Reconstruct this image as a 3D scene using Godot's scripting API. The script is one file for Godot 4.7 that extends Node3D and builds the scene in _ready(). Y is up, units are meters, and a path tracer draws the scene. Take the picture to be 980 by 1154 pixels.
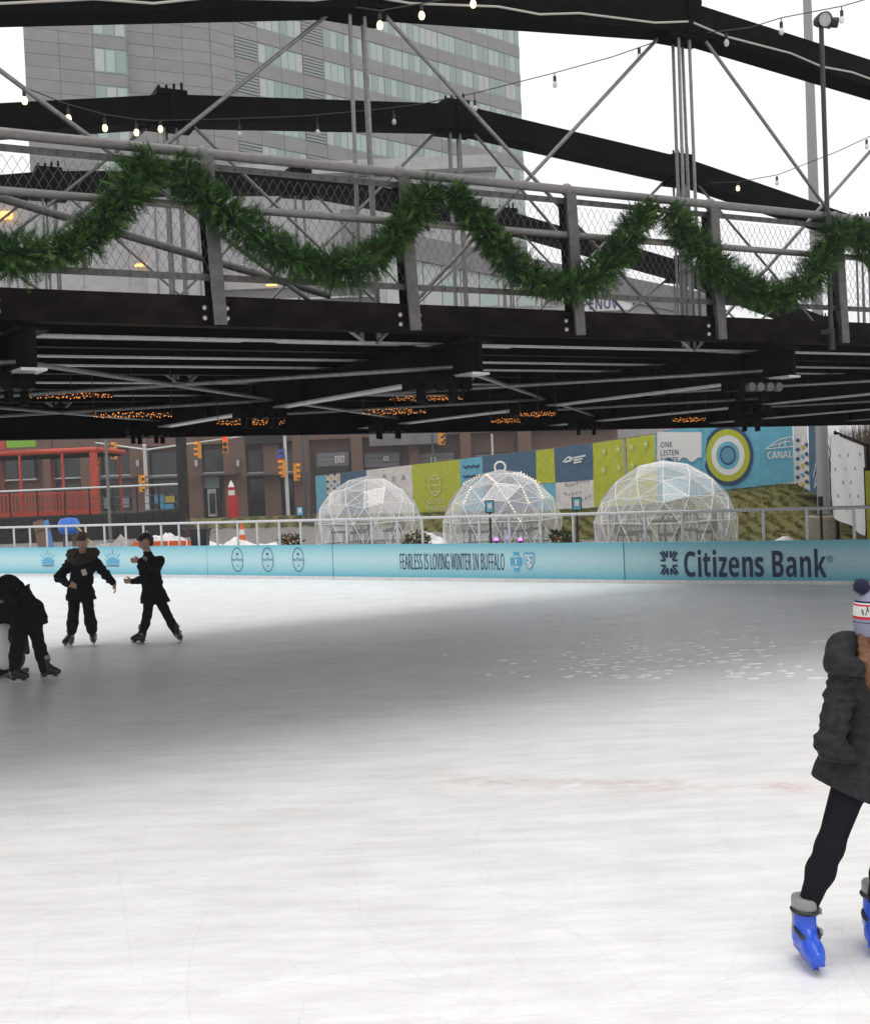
extends Node3D
# An outdoor ice rink under a steel bowstring footbridge, on an overcast winter day.
# y is up, the ice lies at y = 0, the camera looks along -z.

const F := 1250.0                 # focal length in photograph pixels (980 x 1154)
const EYE := Vector3(0, 2.29, 0)
const BO := Vector3(-1.75, 0, -9.27)      # footbridge: a point under the railing
const BU := Vector3(0.8888, 0, -0.4583)   # along the bridge
const BN := Vector3(-0.4583, 0, -0.8888)  # across it, away from the camera
const PLAZA := 0.38
var view := Basis()
var bridge_basis := Basis(BU, Vector3.UP, -BN)
var rng := RandomNumberGenerator.new()
var counts := {}
var M := {}
var unit_box: ArrayMesh
var unit_rod: ArrayMesh
var unit_ball: ArrayMesh

# ------------------------------------------------------------------ mesh collecting
class MB:
	var v := PackedVector3Array()
	var n := PackedVector3Array()
	var uv := PackedVector2Array()
	var ix := PackedInt32Array()
	func tri(a: Vector3, b: Vector3, c: Vector3):
		var m := (b - a).cross(c - a).normalized()
		var s := v.size()
		v.append(a); v.append(b); v.append(c)
		for i in 3: n.append(m); uv.append(Vector2.ZERO)
		ix.append(s); ix.append(s + 2); ix.append(s + 1)
	func quad(a: Vector3, b: Vector3, c: Vector3, d: Vector3, u0 := Vector2(0, 1), u1 := Vector2(1, 0)):
		var m := (b - a).cross(c - a)
		if m.length_squared() < 1e-16: m = (c - a).cross(d - a)
		m = m.normalized()
		var s := v.size()
		v.append(a); v.append(b); v.append(c); v.append(d)
		for i in 4: n.append(m)
		uv.append(Vector2(u0.x, u0.y)); uv.append(Vector2(u1.x, u0.y)); uv.append(Vector2(u1.x, u1.y)); uv.append(Vector2(u0.x, u1.y))
		for i in [0, 2, 1, 0, 3, 2]: ix.append(s + i)
	func box(c: Vector3, size: Vector3, bs := Basis()):
		var h := size * 0.5
		var p := []
		for k in 8:
			p.append(c + bs * Vector3(h.x * (1 if k & 1 else -1), h.y * (1 if k & 2 else -1), h.z * (1 if k & 4 else -1)))
		quad(p[4], p[5], p[7], p[6]); quad(p[1], p[0], p[2], p[3])
		quad(p[5], p[1], p[3], p[7]); quad(p[0], p[4], p[6], p[2])
		quad(p[6], p[7], p[3], p[2]); quad(p[0], p[1], p[5], p[4])
	# a box whose long edges are bevelled by e, from a to b, width w (across) and height h
	func bar(a: Vector3, b: Vector3, w: float, h: float, up := Vector3.UP):
		var z := (b - a).normalized()
		var x := up.cross(z).normalized()
		var y := z.cross(x)
		box((a + b) * 0.5, Vector3(w, h, a.distance_to(b)), Basis(x, y, z))
	func sweep(p: Array, r: float, seg := 6, r2 := -1.0, closed := false):
		var k := p.size()
		var prev := Vector3.ZERO
		var start := v.size()
		for i in k:
			var t: Vector3
			if closed: t = (p[(i + 1) % k] - p[(i + k - 1) % k]).normalized()
			else: t = (p[mini(i + 1, k - 1)] - p[maxi(i - 1, 0)]).normalized()
			var x := prev - t * prev.dot(t)
			if x.length() < 0.01:
				x = t.cross(Vector3.UP)
				if x.length() < 0.1: x = t.cross(Vector3.RIGHT)
			x = x.normalized(); prev = x
			var y := t.cross(x)
			var rr := r if r2 < 0 else lerpf(r, r2, float(i) / maxf(k - 1, 1))
			for j in seg:
				var an := TAU * j / seg
				var q := x * cos(an) + y * sin(an)
				v.append(p[i] + q * rr); n.append(q); uv.append(Vector2.ZERO)
		for i in (k if closed else k - 1):
			for j in seg:
				var a := start + i * seg + j
				var b := start + i * seg + (j + 1) % seg
				var c := start + ((i + 1) % k) * seg + (j + 1) % seg
				var d := start + ((i + 1) % k) * seg + j
				for q in [a, c, b, a, d, c]: ix.append(q)
		if not closed:
			for e in [0, k - 1]:
				var s := v.size()
				var t: Vector3 = (p[1] - p[0]).normalized() * -1.0 if e == 0 else (p[k - 1] - p[k - 2]).normalized()
				v.append(p[e]); n.append(t); uv.append(Vector2.ZERO)
				for j in seg: v.append(v[start + e * seg + j]); n.append(t); uv.append(Vector2.ZERO)
				for j in seg:
					var a := s + 1 + j
					var b := s + 1 + (j + 1) % seg
					for q in ([s, a, b] if e == 0 else [s, b, a]): ix.append(q)
	func rod(a: Vector3, b: Vector3, r: float, seg := 8, r2 := -1.0):
		sweep([a, b], r, seg, r2)
	# profile: Array of Vector2(radius, height), turned round the y axis at c
	func lathe(c: Vector3, prof: Array, seg := 20, bs := Basis()):
		for i in prof.size() - 1:
			var p: Vector2 = prof[i]
			var q: Vector2 = prof[i + 1]
			var nn := Vector2(q.y - p.y, p.x - q.x).normalized()
			var s := v.size()
			for j in seg + 1:
				var an := TAU * j / seg
				var o := Vector3(cos(an), 0, sin(an))
				for w in [p, q]:
					v.append(c + bs * (o * w.x + Vector3.UP * w.y)); n.append(bs * (o * nn.x + Vector3.UP * nn.y)); uv.append(Vector2(float(j) / seg, w.y))
			for j in seg:
				var a := s + j * 2
				for t in [a, a + 2, a + 1, a + 1, a + 2, a + 3]: ix.append(t)
	func ball(c: Vector3, r: Vector3, seg := 10, rings := 6):
		var s := v.size()
		for i in rings + 1:
			var th := PI * i / rings
			for j in seg + 1:
				var o := Vector3(sin(th) * cos(TAU * j / seg), cos(th), sin(th) * sin(TAU * j / seg))
				v.append(c + o * r); n.append((o / r).normalized()); uv.append(Vector2.ZERO)
		for i in rings:
			for j in seg:
				var a := s + i * (seg + 1) + j
				var b := a + seg + 1
				for t in [a, b, a + 1, a + 1, b, b + 1]: ix.append(t)
	func disc(c: Vector3, bs: Basis, r0: float, r1: float, seg := 40):
		var s := v.size()
		for j in seg + 1:
			var o := bs.x * cos(TAU * j / seg) + bs.y * sin(TAU * j / seg)
			for r in [r0, r1]: v.append(c + o * r); n.append(bs.z); uv.append(Vector2.ZERO)
		for j in seg:
			var a := s + j * 2
			for t in [a, a + 2, a + 1, a + 1, a + 2, a + 3]: ix.append(t)
	func mesh() -> ArrayMesh:
		var a := []
		a.resize(Mesh.ARRAY_MAX)
		a[Mesh.ARRAY_VERTEX] = v; a[Mesh.ARRAY_NORMAL] = n; a[Mesh.ARRAY_TEX_UV] = uv; a[Mesh.ARRAY_INDEX] = ix
		var m := ArrayMesh.new()
		m.add_surface_from_arrays(Mesh.PRIMITIVE_TRIANGLES, a)
		return m

# ------------------------------------------------------------------ pixels to directions
func ray(x: float, y: float) -> Vector3:
	return view * Vector3((x - 490.0) / F, -(y - 577.0) / F, -1.0)
func at_depth(x: float, y: float, d: float) -> Vector3:
	var r := ray(x, y)
	return EYE + r * (d / -r.z)
func at_height(x: float, y: float, h: float) -> Vector3:
	var r := ray(x, y)
	return EYE + r * ((h - EYE.y) / r.y)
func on_plane(x: float, y: float, p: Vector3, n: Vector3) -> Vector3:
	var r := ray(x, y)
	return EYE + r * ((p - EYE).dot(n) / r.dot(n))
func on_bridge(x: float, y: float, d: float) -> Vector3:
	return on_plane(x, y, BO + BN * d, BN)
func bp(u: float, d: float, y: float) -> Vector3:
	return BO + BU * u + BN * d + Vector3.UP * y

# ------------------------------------------------------------------ objects
func numbered(called: String) -> String:
	counts[called] = counts.get(called, -1) + 1
	return called if counts[called] == 0 else "%s_%03d" % [called, counts[called]]
func tag(o: Node, label: String, category: String, group := ""):
	o.set_meta("label", label); o.set_meta("category", category)
	if group: o.set_meta("group", group)
func thing(called: String, label: String, category: String, at: Vector3, group := "") -> Node3D:
	var o := Node3D.new()
	o.name = numbered(called); add_child(o); o.position = at
	tag(o, label, category, group)
	return o
func world_of(o: Node) -> Vector3:
	var p := Vector3.ZERO
	while o != self and o != null:
		p += (o as Node3D).position; o = o.get_parent()
	return p
# a part whose vertices are in world coordinates
func part(parent: Node, called: String, mb, m: Material) -> MeshInstance3D:
	var o := MeshInstance3D.new()
	o.name = called; o.mesh = mb.mesh() if mb is MB else mb
	o.material_override = m
	parent.add_child(o, true)
	o.position = -world_of(parent)
	return o
# a part that shares a mesh, placed by a world transform; its parents are never turned or scaled
func piece(parent: Node, called: String, mesh: Mesh, m: Material, xf: Transform3D) -> MeshInstance3D:
	var o := MeshInstance3D.new()
	o.name = called; o.mesh = mesh; o.material_override = m
	parent.add_child(o, true)
	o.transform = Transform3D(xf.basis, xf.origin - world_of(parent))
	return o
func box_piece(parent: Node, called: String, m: Material, c: Vector3, size: Vector3, bs := Basis()) -> MeshInstance3D:
	var mb := MB.new()
	mb.box(c, size, bs)
	return part(parent, called, mb, m)
func brick_like(parent: Node, called: String, m: Material, c: Vector3, size: Vector3, bs := Basis()) -> MeshInstance3D:
	return piece(parent, called, unit_box, m, Transform3D(Basis(bs.x * size.x, bs.y * size.y, bs.z * size.z), c))
func rod_piece(parent: Node, called: String, m: Material, a: Vector3, b: Vector3, r: float) -> MeshInstance3D:
	var y := b - a
	var x := y.cross(Vector3.FORWARD)
	if x.length() < 0.01 * y.length(): x = y.cross(Vector3.RIGHT)
	x = x.normalized()
	var z := x.cross(y.normalized())
	return piece(parent, called, unit_rod, m, Transform3D(Basis(x * r, y, z * r), (a + b) * 0.5))
func structure(called: String, mb, m: Material) -> MeshInstance3D:
	var o := part(self, called, mb, m)
	o.set_meta("kind", "structure")
	return o
var fonts := {}
func font(weight: int) -> Font:
	if not fonts.has(weight):
		var f := SystemFont.new()
		f.font_names = PackedStringArray(["Droid Sans"]); f.font_weight = weight
		fonts[weight] = f
	return fonts[weight]
# lettering stretched to w by h, its middle at c
func lettering(parent: Node, words: String, c: Vector3, bs: Basis, w: float, h: float, m: Material, weight := 400, depth := 0.004) -> MeshInstance3D:
	var t := TextMesh.new()
	t.text = words; t.font = font(weight); t.font_size = 48; t.pixel_size = 0.01; t.depth = 0.02; t.curve_step = 2.0
	var bb := t.get_aabb()
	var sx := w / maxf(bb.size.x, 0.001)
	var sy := h / maxf(bb.size.y, 0.001)
	var sz := depth / 0.02
	var b := Basis(bs.x * sx, bs.y * sy, bs.z * sz)
	return piece(parent, "lettering", t, m, Transform3D(b, c - b * bb.get_center()))

# ------------------------------------------------------------------ materials
func srgb(c: Color) -> Color:
	return c.linear_to_srgb()
func flat(c: Color, rough := 0.7, metal := 0.0) -> StandardMaterial3D:
	var m := StandardMaterial3D.new()
	m.albedo_color = srgb(c); m.roughness = rough; m.metallic = metal
	return m
# two linear colours mixed by two octaves of noise, laid on by world position; size is metres per repeat
func grain(a: Color, b: Color, size: float, rough := 0.75, metal := 0.0, freq := 0.02, seed_ := 1, relief := 0.0, contrast := 1.6) -> StandardMaterial3D:
	var nz := FastNoiseLite.new()
	nz.seed = seed_; nz.frequency = freq; nz.fractal_octaves = 5; nz.fractal_gain = 0.6
	var g := nz.get_seamless_image(256, 256)
	g.convert(Image.FORMAT_RGB8)
	var im := Image.create(256, 256, true, Image.FORMAT_RGB8)
	for y in 256:
		for x in 256:
			var t := clampf((g.get_pixel(x, y).r - 0.5) * contrast + 0.5, 0, 1)
			im.set_pixel(x, y, srgb(a.lerp(b, t)))
	var m := StandardMaterial3D.new()
	m.albedo_texture = ImageTexture.create_from_image(im)
	m.roughness = rough; m.metallic = metal
	m.uv1_triplanar = true; m.uv1_world_triplanar = true
	m.uv1_scale = Vector3.ONE / size
	if relief > 0:
		var nm: Image = g.duplicate()
		nm.bump_map_to_normal_map(relief)
		m.normal_enabled = true; m.normal_texture = ImageTexture.create_from_image(nm)
	return m
func glow(c: Color, e: float) -> StandardMaterial3D:
	var m := flat(c, 0.4)
	m.emission_enabled = true; m.emission = srgb(c); m.emission_energy_multiplier = e
	return m
func pane(c: Color, alpha: float, rough := 0.05) -> StandardMaterial3D:
	var m := flat(c, rough)
	m.albedo_color = Color(m.albedo_color.r, m.albedo_color.g, m.albedo_color.b, alpha)
	m.transparency = BaseMaterial3D.TRANSPARENCY_ALPHA
	m.cull_mode = BaseMaterial3D.CULL_DISABLED
	return m

func make_materials():
	pass
	M.black_steel = grain(Color(0.0025, 0.0025, 0.003), Color(0.0075, 0.0075, 0.008), 1.7, 0.5, 0.0, 0.02, 3, 0.5)
	M.girder = grain(Color(0.004, 0.0036, 0.0033), Color(0.017, 0.0135, 0.011), 1.1, 0.65, 0.0, 0.012, 5, 0.8, 2.2)
	M.grey_steel = grain(Color(0.06, 0.056, 0.055), Color(0.115, 0.109, 0.106), 0.9, 0.45, 0.1, 0.03, 7, 0.4)
	M.rail = grain(Color(0.125, 0.12, 0.117), Color(0.2, 0.193, 0.188), 0.6, 0.45, 0.1, 0.03, 8, 0.3)
	M.rod = grain(Color(0.13, 0.13, 0.13), Color(0.25, 0.25, 0.25), 0.5, 0.35, 0.3, 0.04, 9)
	M.galvanised = grain(Color(0.36, 0.365, 0.37), Color(0.6, 0.6, 0.6), 0.45, 0.4, 0.3, 0.03, 10, 0.3)
	M.wire = flat(Color(0.16, 0.155, 0.15), 0.45, 0.5)
	M.bolt = flat(Color(0.5, 0.5, 0.5), 0.4, 0.5)
	M.black = flat(Color(0.012, 0.012, 0.013), 0.6)
	M.white_metal = grain(Color(0.5, 0.51, 0.52), Color(0.66, 0.67, 0.68), 0.8, 0.4, 0.2, 0.03, 11)
	M.white_plastic = flat(Color(0.78, 0.78, 0.76), 0.35)
	M.navy = flat(Color(0.016, 0.035, 0.1), 0.6)
	M.cable = flat(Color(0.42, 0.4, 0.37), 0.5)
	M.cord = flat(Color(0.02, 0.02, 0.02), 0.6)
	M.bulb_lit = glow(Color(1.0, 0.72, 0.36), 2.2)
	M.bulb_off = pane(Color(0.8, 0.78, 0.74), 0.55)
	M.fairy = glow(Color(1.0, 0.33, 0.05), 1.5)
	M.glass = flat(Color(0.02, 0.025, 0.027), 0.08)
	M.dark_glass = flat(Color(0.015, 0.018, 0.02), 0.15)
	M.brick = grain(Color(0.13, 0.075, 0.055), Color(0.21, 0.125, 0.095), 3.0, 0.9, 0.0, 0.08, 13, 0.6)
	M.stone_dark = grain(Color(0.022, 0.022, 0.024), Color(0.05, 0.048, 0.047), 2.0, 0.85, 0.0, 0.03, 14, 1.0)
	M.concrete = grain(Color(0.22, 0.19, 0.14), Color(0.34, 0.3, 0.23), 1.6, 0.9, 0.0, 0.03, 15, 0.8)
	M.red_steel = grain(Color(0.42, 0.045, 0.022), Color(0.55, 0.075, 0.035), 1.5, 0.5, 0.0, 0.02, 16)
	M.tower_panel = grain(Color(0.215, 0.204, 0.21), Color(0.26, 0.248, 0.254), 9.0, 0.6, 0.0, 0.02, 17)
	M.tower_panel_b = grain(Color(0.23, 0.219, 0.225), Color(0.275, 0.264, 0.27), 7.0, 0.6, 0.0, 0.02, 18)
	M.tower_joint = flat(Color(0.12, 0.115, 0.118), 0.8)
	M.green_glass = flat(Color(0.27, 0.36, 0.335), 0.08)
	M.green_glass_b = flat(Color(0.39, 0.49, 0.455), 0.1)
	M.curtain = flat(Color(0.48, 0.51, 0.48), 0.6)
	M.frame_green = flat(Color(0.24, 0.32, 0.28), 0.5)
	M.louvre = flat(Color(0.26, 0.3, 0.29), 0.5)
	M.podium = grain(Color(0.4, 0.39, 0.4), Color(0.48, 0.47, 0.48), 6.0, 0.7, 0.0, 0.02, 19)
	M.podium_dark = grain(Color(0.16, 0.155, 0.16), Color(0.21, 0.2, 0.21), 5.0, 0.7, 0.0, 0.02, 20)
	M.amber = glow(Color(1.0, 0.5, 0.12), 1.6)
	M.signal_yellow = flat(Color(0.75, 0.3, 0.015), 0.5)
	M.signal_red = glow(Color(0.9, 0.03, 0.02), 1.2)
	M.blue_sign = flat(Color(0.03, 0.1, 0.42), 0.5)
	M.red = flat(Color(0.5, 0.015, 0.02), 0.5)
	M.orange = flat(Color(0.8, 0.13, 0.02), 0.5)
	M.snow = grain(Color(0.62, 0.61, 0.6), Color(0.82, 0.82, 0.83), 0.9, 0.8, 0.0, 0.03, 21, 1.5)
	M.dirty_snow = grain(Color(0.2, 0.18, 0.165), Color(0.5, 0.47, 0.45), 0.8, 0.9, 0.0, 0.03, 22, 2.0)
	M.grass_ground = grain(Color(0.085, 0.085, 0.02), Color(0.15, 0.13, 0.035), 1.3, 0.95, 0.0, 0.03, 23, 1.0)
	M.soil = grain(Color(0.09, 0.065, 0.045), Color(0.16, 0.12, 0.085), 1.5, 0.95, 0.0, 0.04, 24, 1.0)
	M.vinyl = pane(Color(0.92, 0.93, 0.94), 0.2, 0.14)
	M.lime = cloth(Color(0.45, 0.48, 0.03))
	M.sky_blue = cloth(Color(0.13, 0.42, 0.56))
	M.banner_navy = cloth(Color(0.055, 0.12, 0.2))
	M.banner_white = cloth(Color(0.7, 0.66, 0.63))
	M.print_white = flat(Color(0.75, 0.75, 0.73), 0.7)
	M.print_navy = flat(Color(0.025, 0.06, 0.14), 0.7)
	M.print_yellow = flat(Color(0.6, 0.48, 0.08), 0.7)
	M.print_lime = flat(Color(0.45, 0.48, 0.03), 0.7)
	M.print_pale = flat(Color(0.6, 0.62, 0.26), 0.7)
	M.print_grey = flat(Color(0.3, 0.33, 0.38), 0.7)
	M.print_sky = flat(Color(0.1, 0.4, 0.62), 0.7)
	M.print_teal = flat(Color(0.11, 0.3, 0.4), 0.7)
	M.coat_black = grain(Color(0.007, 0.007, 0.009), Color(0.015, 0.015, 0.018), 0.4, 0.85, 0.0, 0.05, 25, 0.6)
	M.trouser_black = grain(Color(0.008, 0.008, 0.01), Color(0.016, 0.016, 0.02), 0.3, 0.9, 0.0, 0.05, 26, 0.4)
	M.coat_grey = grain(Color(0.018, 0.019, 0.021), Color(0.036, 0.037, 0.04), 0.35, 0.6, 0.0, 0.03, 27, 0.8)
	M.legging = grain(Color(0.008, 0.008, 0.012), Color(0.014, 0.014, 0.019), 0.15, 0.75, 0.0, 0.06, 28, 0.3)
	M.skin = flat(Color(0.46, 0.27, 0.2), 0.55)
	M.fur = flat(Color(0.035, 0.026, 0.02), 0.95)
	M.hair_brown = flat(Color(0.06, 0.03, 0.015), 0.6)
	M.hair_long = flat(Color(0.16, 0.07, 0.03), 0.55)
	M.hair_dark = flat(Color(0.012, 0.009, 0.008), 0.6)
	M.boot_black = flat(Color(0.015, 0.015, 0.017), 0.35)
	M.boot_blue = flat(Color(0.02, 0.09, 0.62), 0.28)
	M.boot_grey = flat(Color(0.27, 0.265, 0.26), 0.4)
	M.blade = flat(Color(0.55, 0.55, 0.56), 0.25, 0.9)
	M.knit = grain(Color(0.2, 0.21, 0.3), Color(0.3, 0.31, 0.42), 0.06, 0.95, 0.0, 0.08, 29, 2.0)
	M.knit_white = grain(Color(0.6, 0.59, 0.57), Color(0.75, 0.74, 0.72), 0.06, 0.95, 0.0, 0.08, 30, 2.0)
	M.knit_red = flat(Color(0.5, 0.02, 0.04), 0.95)
	M.knit_navy = flat(Color(0.012, 0.012, 0.045), 0.95)
	for k in ["black_steel", "girder", "stone_dark", "coat_black", "trouser_black", "legging", "coat_grey"]: M[k].metallic_specular = 0.18
	M.black_steel.metallic_specular = 0.1
	M.girder.metallic_specular = 0.1
	M.needle = []
	for c in [Color(0.012, 0.038, 0.010), Color(0.032, 0.08, 0.02), Color(0.085, 0.155, 0.042)]:
		var nm := flat(c, 0.6)
		nm.metallic_specular = 0.15
		M.needle.append(nm)
	M.stem = flat(Color(0.012, 0.022, 0.008), 0.95)
	M.eye_white = flat(Color(0.6, 0.58, 0.55), 0.3)
	M.tag_white = flat(Color(0.6, 0.58, 0.55), 0.7)
	M.purple_lamp = glow(Color(0.55, 0.1, 0.9), 3.0)
func cloth(c: Color) -> StandardMaterial3D:
	return grain(c * 0.9, c * 1.1, 1.3, 0.7, 0.0, 0.015, 40 + int(c.r * 100), 1.2)

# ------------------------------------------------------------------ smooth solids (surface nets of joined tapered capsules)
# bones: [a, b, ra, rb] or [a, b, ra, rb, squash]; cuts: [point, outward normal]
func solid(out: MB, bones: Array, cell: float, k: float, cuts := [], nz: FastNoiseLite = null, amp := 0.0, stretch := Vector3.ONE):
	var lo := Vector3(1e9, 1e9, 1e9)
	var hi := -lo
	for b in bones:
		var r: float = maxf(b[2], b[3]) + 3.0 * cell + amp
		for q in [b[0], b[1]]:
			lo = lo.min(q - Vector3.ONE * r); hi = hi.max(q + Vector3.ONE * r)
	var nx := int((hi.x - lo.x) / cell) + 2
	var ny := int((hi.y - lo.y) / cell) + 2
	var nn := int((hi.z - lo.z) / cell) + 2
	var f := PackedFloat32Array()
	f.resize(nx * ny * nn); f.fill(9.0)
	var sy := nx
	var sz := nx * ny
	for b in bones:
		var a: Vector3 = b[0]
		var e: Vector3 = b[1]
		var ra: float = b[2]
		var dr: float = b[3] - b[2]
		var sq: Vector3 = b[4] if b.size() > 4 else Vector3.ONE
		var inv := Vector3.ONE / sq
		var low := minf(sq.x, minf(sq.y, sq.z))
		low = (low + 1.0) * 0.5
		var ab := (e - a) * inv
		var l2 := maxf(ab.length_squared(), 1e-9)
		var rm := maxf(b[2], b[3])
		var m := Vector3.ONE * (k + 2.5 * cell) + sq * rm
		var p0 := (a.min(e) - m - lo) / cell
		var p1 := (a.max(e) + m - lo) / cell
		var x0 := maxi(int(p0.x), 0)
		var x1 := mini(int(p1.x) + 1, nx - 1)
		for iz in range(maxi(int(p0.z), 0), mini(int(p1.z) + 1, nn - 1) + 1):
			for iy in range(maxi(int(p0.y), 0), mini(int(p1.y) + 1, ny - 1) + 1):
				var row := iz * sz + iy * sy
				for i in range(x0, x1 + 1):
					var pa := (lo + Vector3(i, iy, iz) * cell - a) * inv
					var t := clampf(pa.dot(ab) / l2, 0.0, 1.0)
					var d := ((pa - ab * t).length() - ra - dr * t) * low
					var o := f[row + i]
					var h := maxf(k - absf(o - d), 0.0) / k
					f[row + i] = minf(o, d) - h * h * k * 0.25
	if nz != null or cuts.size() > 0:
		for iz in nn:
			for iy in ny:
				for i in nx:
					var q := iz * sz + iy * sy + i
					if f[q] < 0.1:
						var p := lo + Vector3(i, iy, iz) * cell
						var d := f[q]
						if nz != null: d += nz.get_noise_3dv(p * stretch) * amp
						for c in cuts: d = maxf(d, (p - c[0]).dot(c[1]))
						f[q] = d
	var id := PackedInt32Array()
	id.resize(f.size()); id.fill(-1)
	var off := [0, 1, sy, sy + 1, sz, sz + 1, sz + sy, sz + sy + 1]
	var edges := [[0, 1], [2, 3], [4, 5], [6, 7], [0, 2], [1, 3], [4, 6], [5, 7], [0, 4], [1, 5], [2, 6], [3, 7]]
	for iz in nn - 1:
		for iy in ny - 1:
			for i in nx - 1:
				var q := iz * sz + iy * sy + i
				var s0 := f[q] < 0.0
				if s0 == (f[q + 1] < 0.0) and s0 == (f[q + sy] < 0.0) and s0 == (f[q + sy + 1] < 0.0) and s0 == (f[q + sz] < 0.0) and s0 == (f[q + sz + 1] < 0.0) and s0 == (f[q + sz + sy] < 0.0) and s0 == (f[q + sz + sy + 1] < 0.0):
					continue
				var sum := Vector3.ZERO
				var c := 0
				for e in edges:
					var d0 := f[q + off[e[0]]]
					var d1 := f[q + off[e[1]]]
					if (d0 < 0.0) != (d1 < 0.0):
						var t := d0 / (d0 - d1)
						var a := Vector3(e[0] & 1, (e[0] >> 1) & 1, (e[0] >> 2) & 1)
						var b := Vector3(e[1] & 1, (e[1] >> 1) & 1, (e[1] >> 2) & 1)
						sum += a.lerp(b, t); c += 1
				var g := Vector3(
					f[q + 1] + f[q + sy + 1] + f[q + sz + 1] + f[q + sz + sy + 1] - f[q] - f[q + sy] - f[q + sz] - f[q + sz + sy],
					f[q + sy] + f[q + sy + 1] + f[q + sz + sy] + f[q + sz + sy + 1] - f[q] - f[q + 1] - f[q + sz] - f[q + sz + 1],
					f[q + sz] + f[q + sz + 1] + f[q + sz + sy] + f[q + sz + sy + 1] - f[q] - f[q + 1] - f[q + sy] - f[q + sy + 1])
				id[q] = out.v.size()
				out.v.append(lo + (Vector3(i, iy, iz) + sum / c) * cell)
				out.n.append(g.normalized()); out.uv.append(Vector2.ZERO)
	for iz in range(1, nn - 1):
		for iy in range(1, ny - 1):
			for i in range(1, nx - 1):
				var q := iz * sz + iy * sy + i
				var s0 := f[q] < 0.0
				for ax in 3:
					var st: int = [1, sy, sz][ax]
					if s0 == (f[q + st] < 0.0): continue
					var u: int = [sy, sz, 1][ax]
					var w: int = [sz, 1, sy][ax]
					var a := id[q]
					var b := id[q - u]
					var c := id[q - u - w]
					var d := id[q - w]
					if a < 0 or b < 0 or c < 0 or d < 0: continue
					for t in ([a, b, c, a, c, d] if not s0 else [a, c, b, a, d, c]): out.ix.append(t)

# ------------------------------------------------------------------ the scene
func _ready():
	rng.seed = 20231
	var cam := Camera3D.new()
	cam.name = "camera"; cam.fov = rad_to_deg(2.0 * atan(577.0 / F)); cam.near = 0.1; cam.far = 1500.0
	view = Basis(Vector3.RIGHT, -atan(32.0 / F)) * Basis(Vector3.BACK, deg_to_rad(-2.4))
	cam.transform = Transform3D(view, EYE)
	add_child(cam); cam.current = true
	var env := Environment.new()
	env.background_mode = Environment.BG_SKY
	var sm := ProceduralSkyMaterial.new()
	sm.sky_top_color = Color(0.92, 0.92, 0.93); sm.sky_horizon_color = Color(0.98, 0.98, 0.985); sm.sky_curve = 0.4
	sm.ground_bottom_color = Color(0.5, 0.5, 0.5); sm.ground_horizon_color = Color(0.9, 0.9, 0.91)
	sm.sky_energy_multiplier = 1.0
	var sky := Sky.new()
	sky.sky_material = sm
	env.sky = sky
	env.tonemap_mode = Environment.TONE_MAPPER_LINEAR
	env.tonemap_exposure = 1.37
	env.fog_enabled = true; env.fog_density = 0.0012; env.fog_light_color = Color(0.93, 0.93, 0.95)
	env.sdfgi_enabled = true; env.ssao_enabled = true; env.ssil_enabled = true
	var we := WorldEnvironment.new()
	we.name = "environment"; we.environment = env
	add_child(we)
	var sun := DirectionalLight3D.new()
	sun.name = "sun"; sun.light_energy = 0.42; sun.light_color = Color(1.0, 0.985, 0.96); sun.light_angular_distance = 36.0
	sun.shadow_enabled = true
	sun.rotation_degrees = Vector3(-82, 25, 0)
	add_child(sun)

	make_materials()
	var mb := MB.new()
	mb.box(Vector3.ZERO, Vector3.ONE); unit_box = mb.mesh()
	mb = MB.new(); mb.rod(Vector3(0, -0.5, 0), Vector3(0, 0.5, 0), 1.0, 8); unit_rod = mb.mesh()
	mb = MB.new(); mb.ball(Vector3.ZERO, Vector3.ONE, 8, 6); unit_ball = mb.mesh()

	make_ground()
	make_tower()
	make_podium()
	make_brick_building()
	make_terrace()
	make_bridge()
	make_boards()
	make_banner_fence()
	make_domes()
	make_mast()
	make_street()
	make_rinkside()
	make_garlands()
	make_lights()
	make_people()

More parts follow.
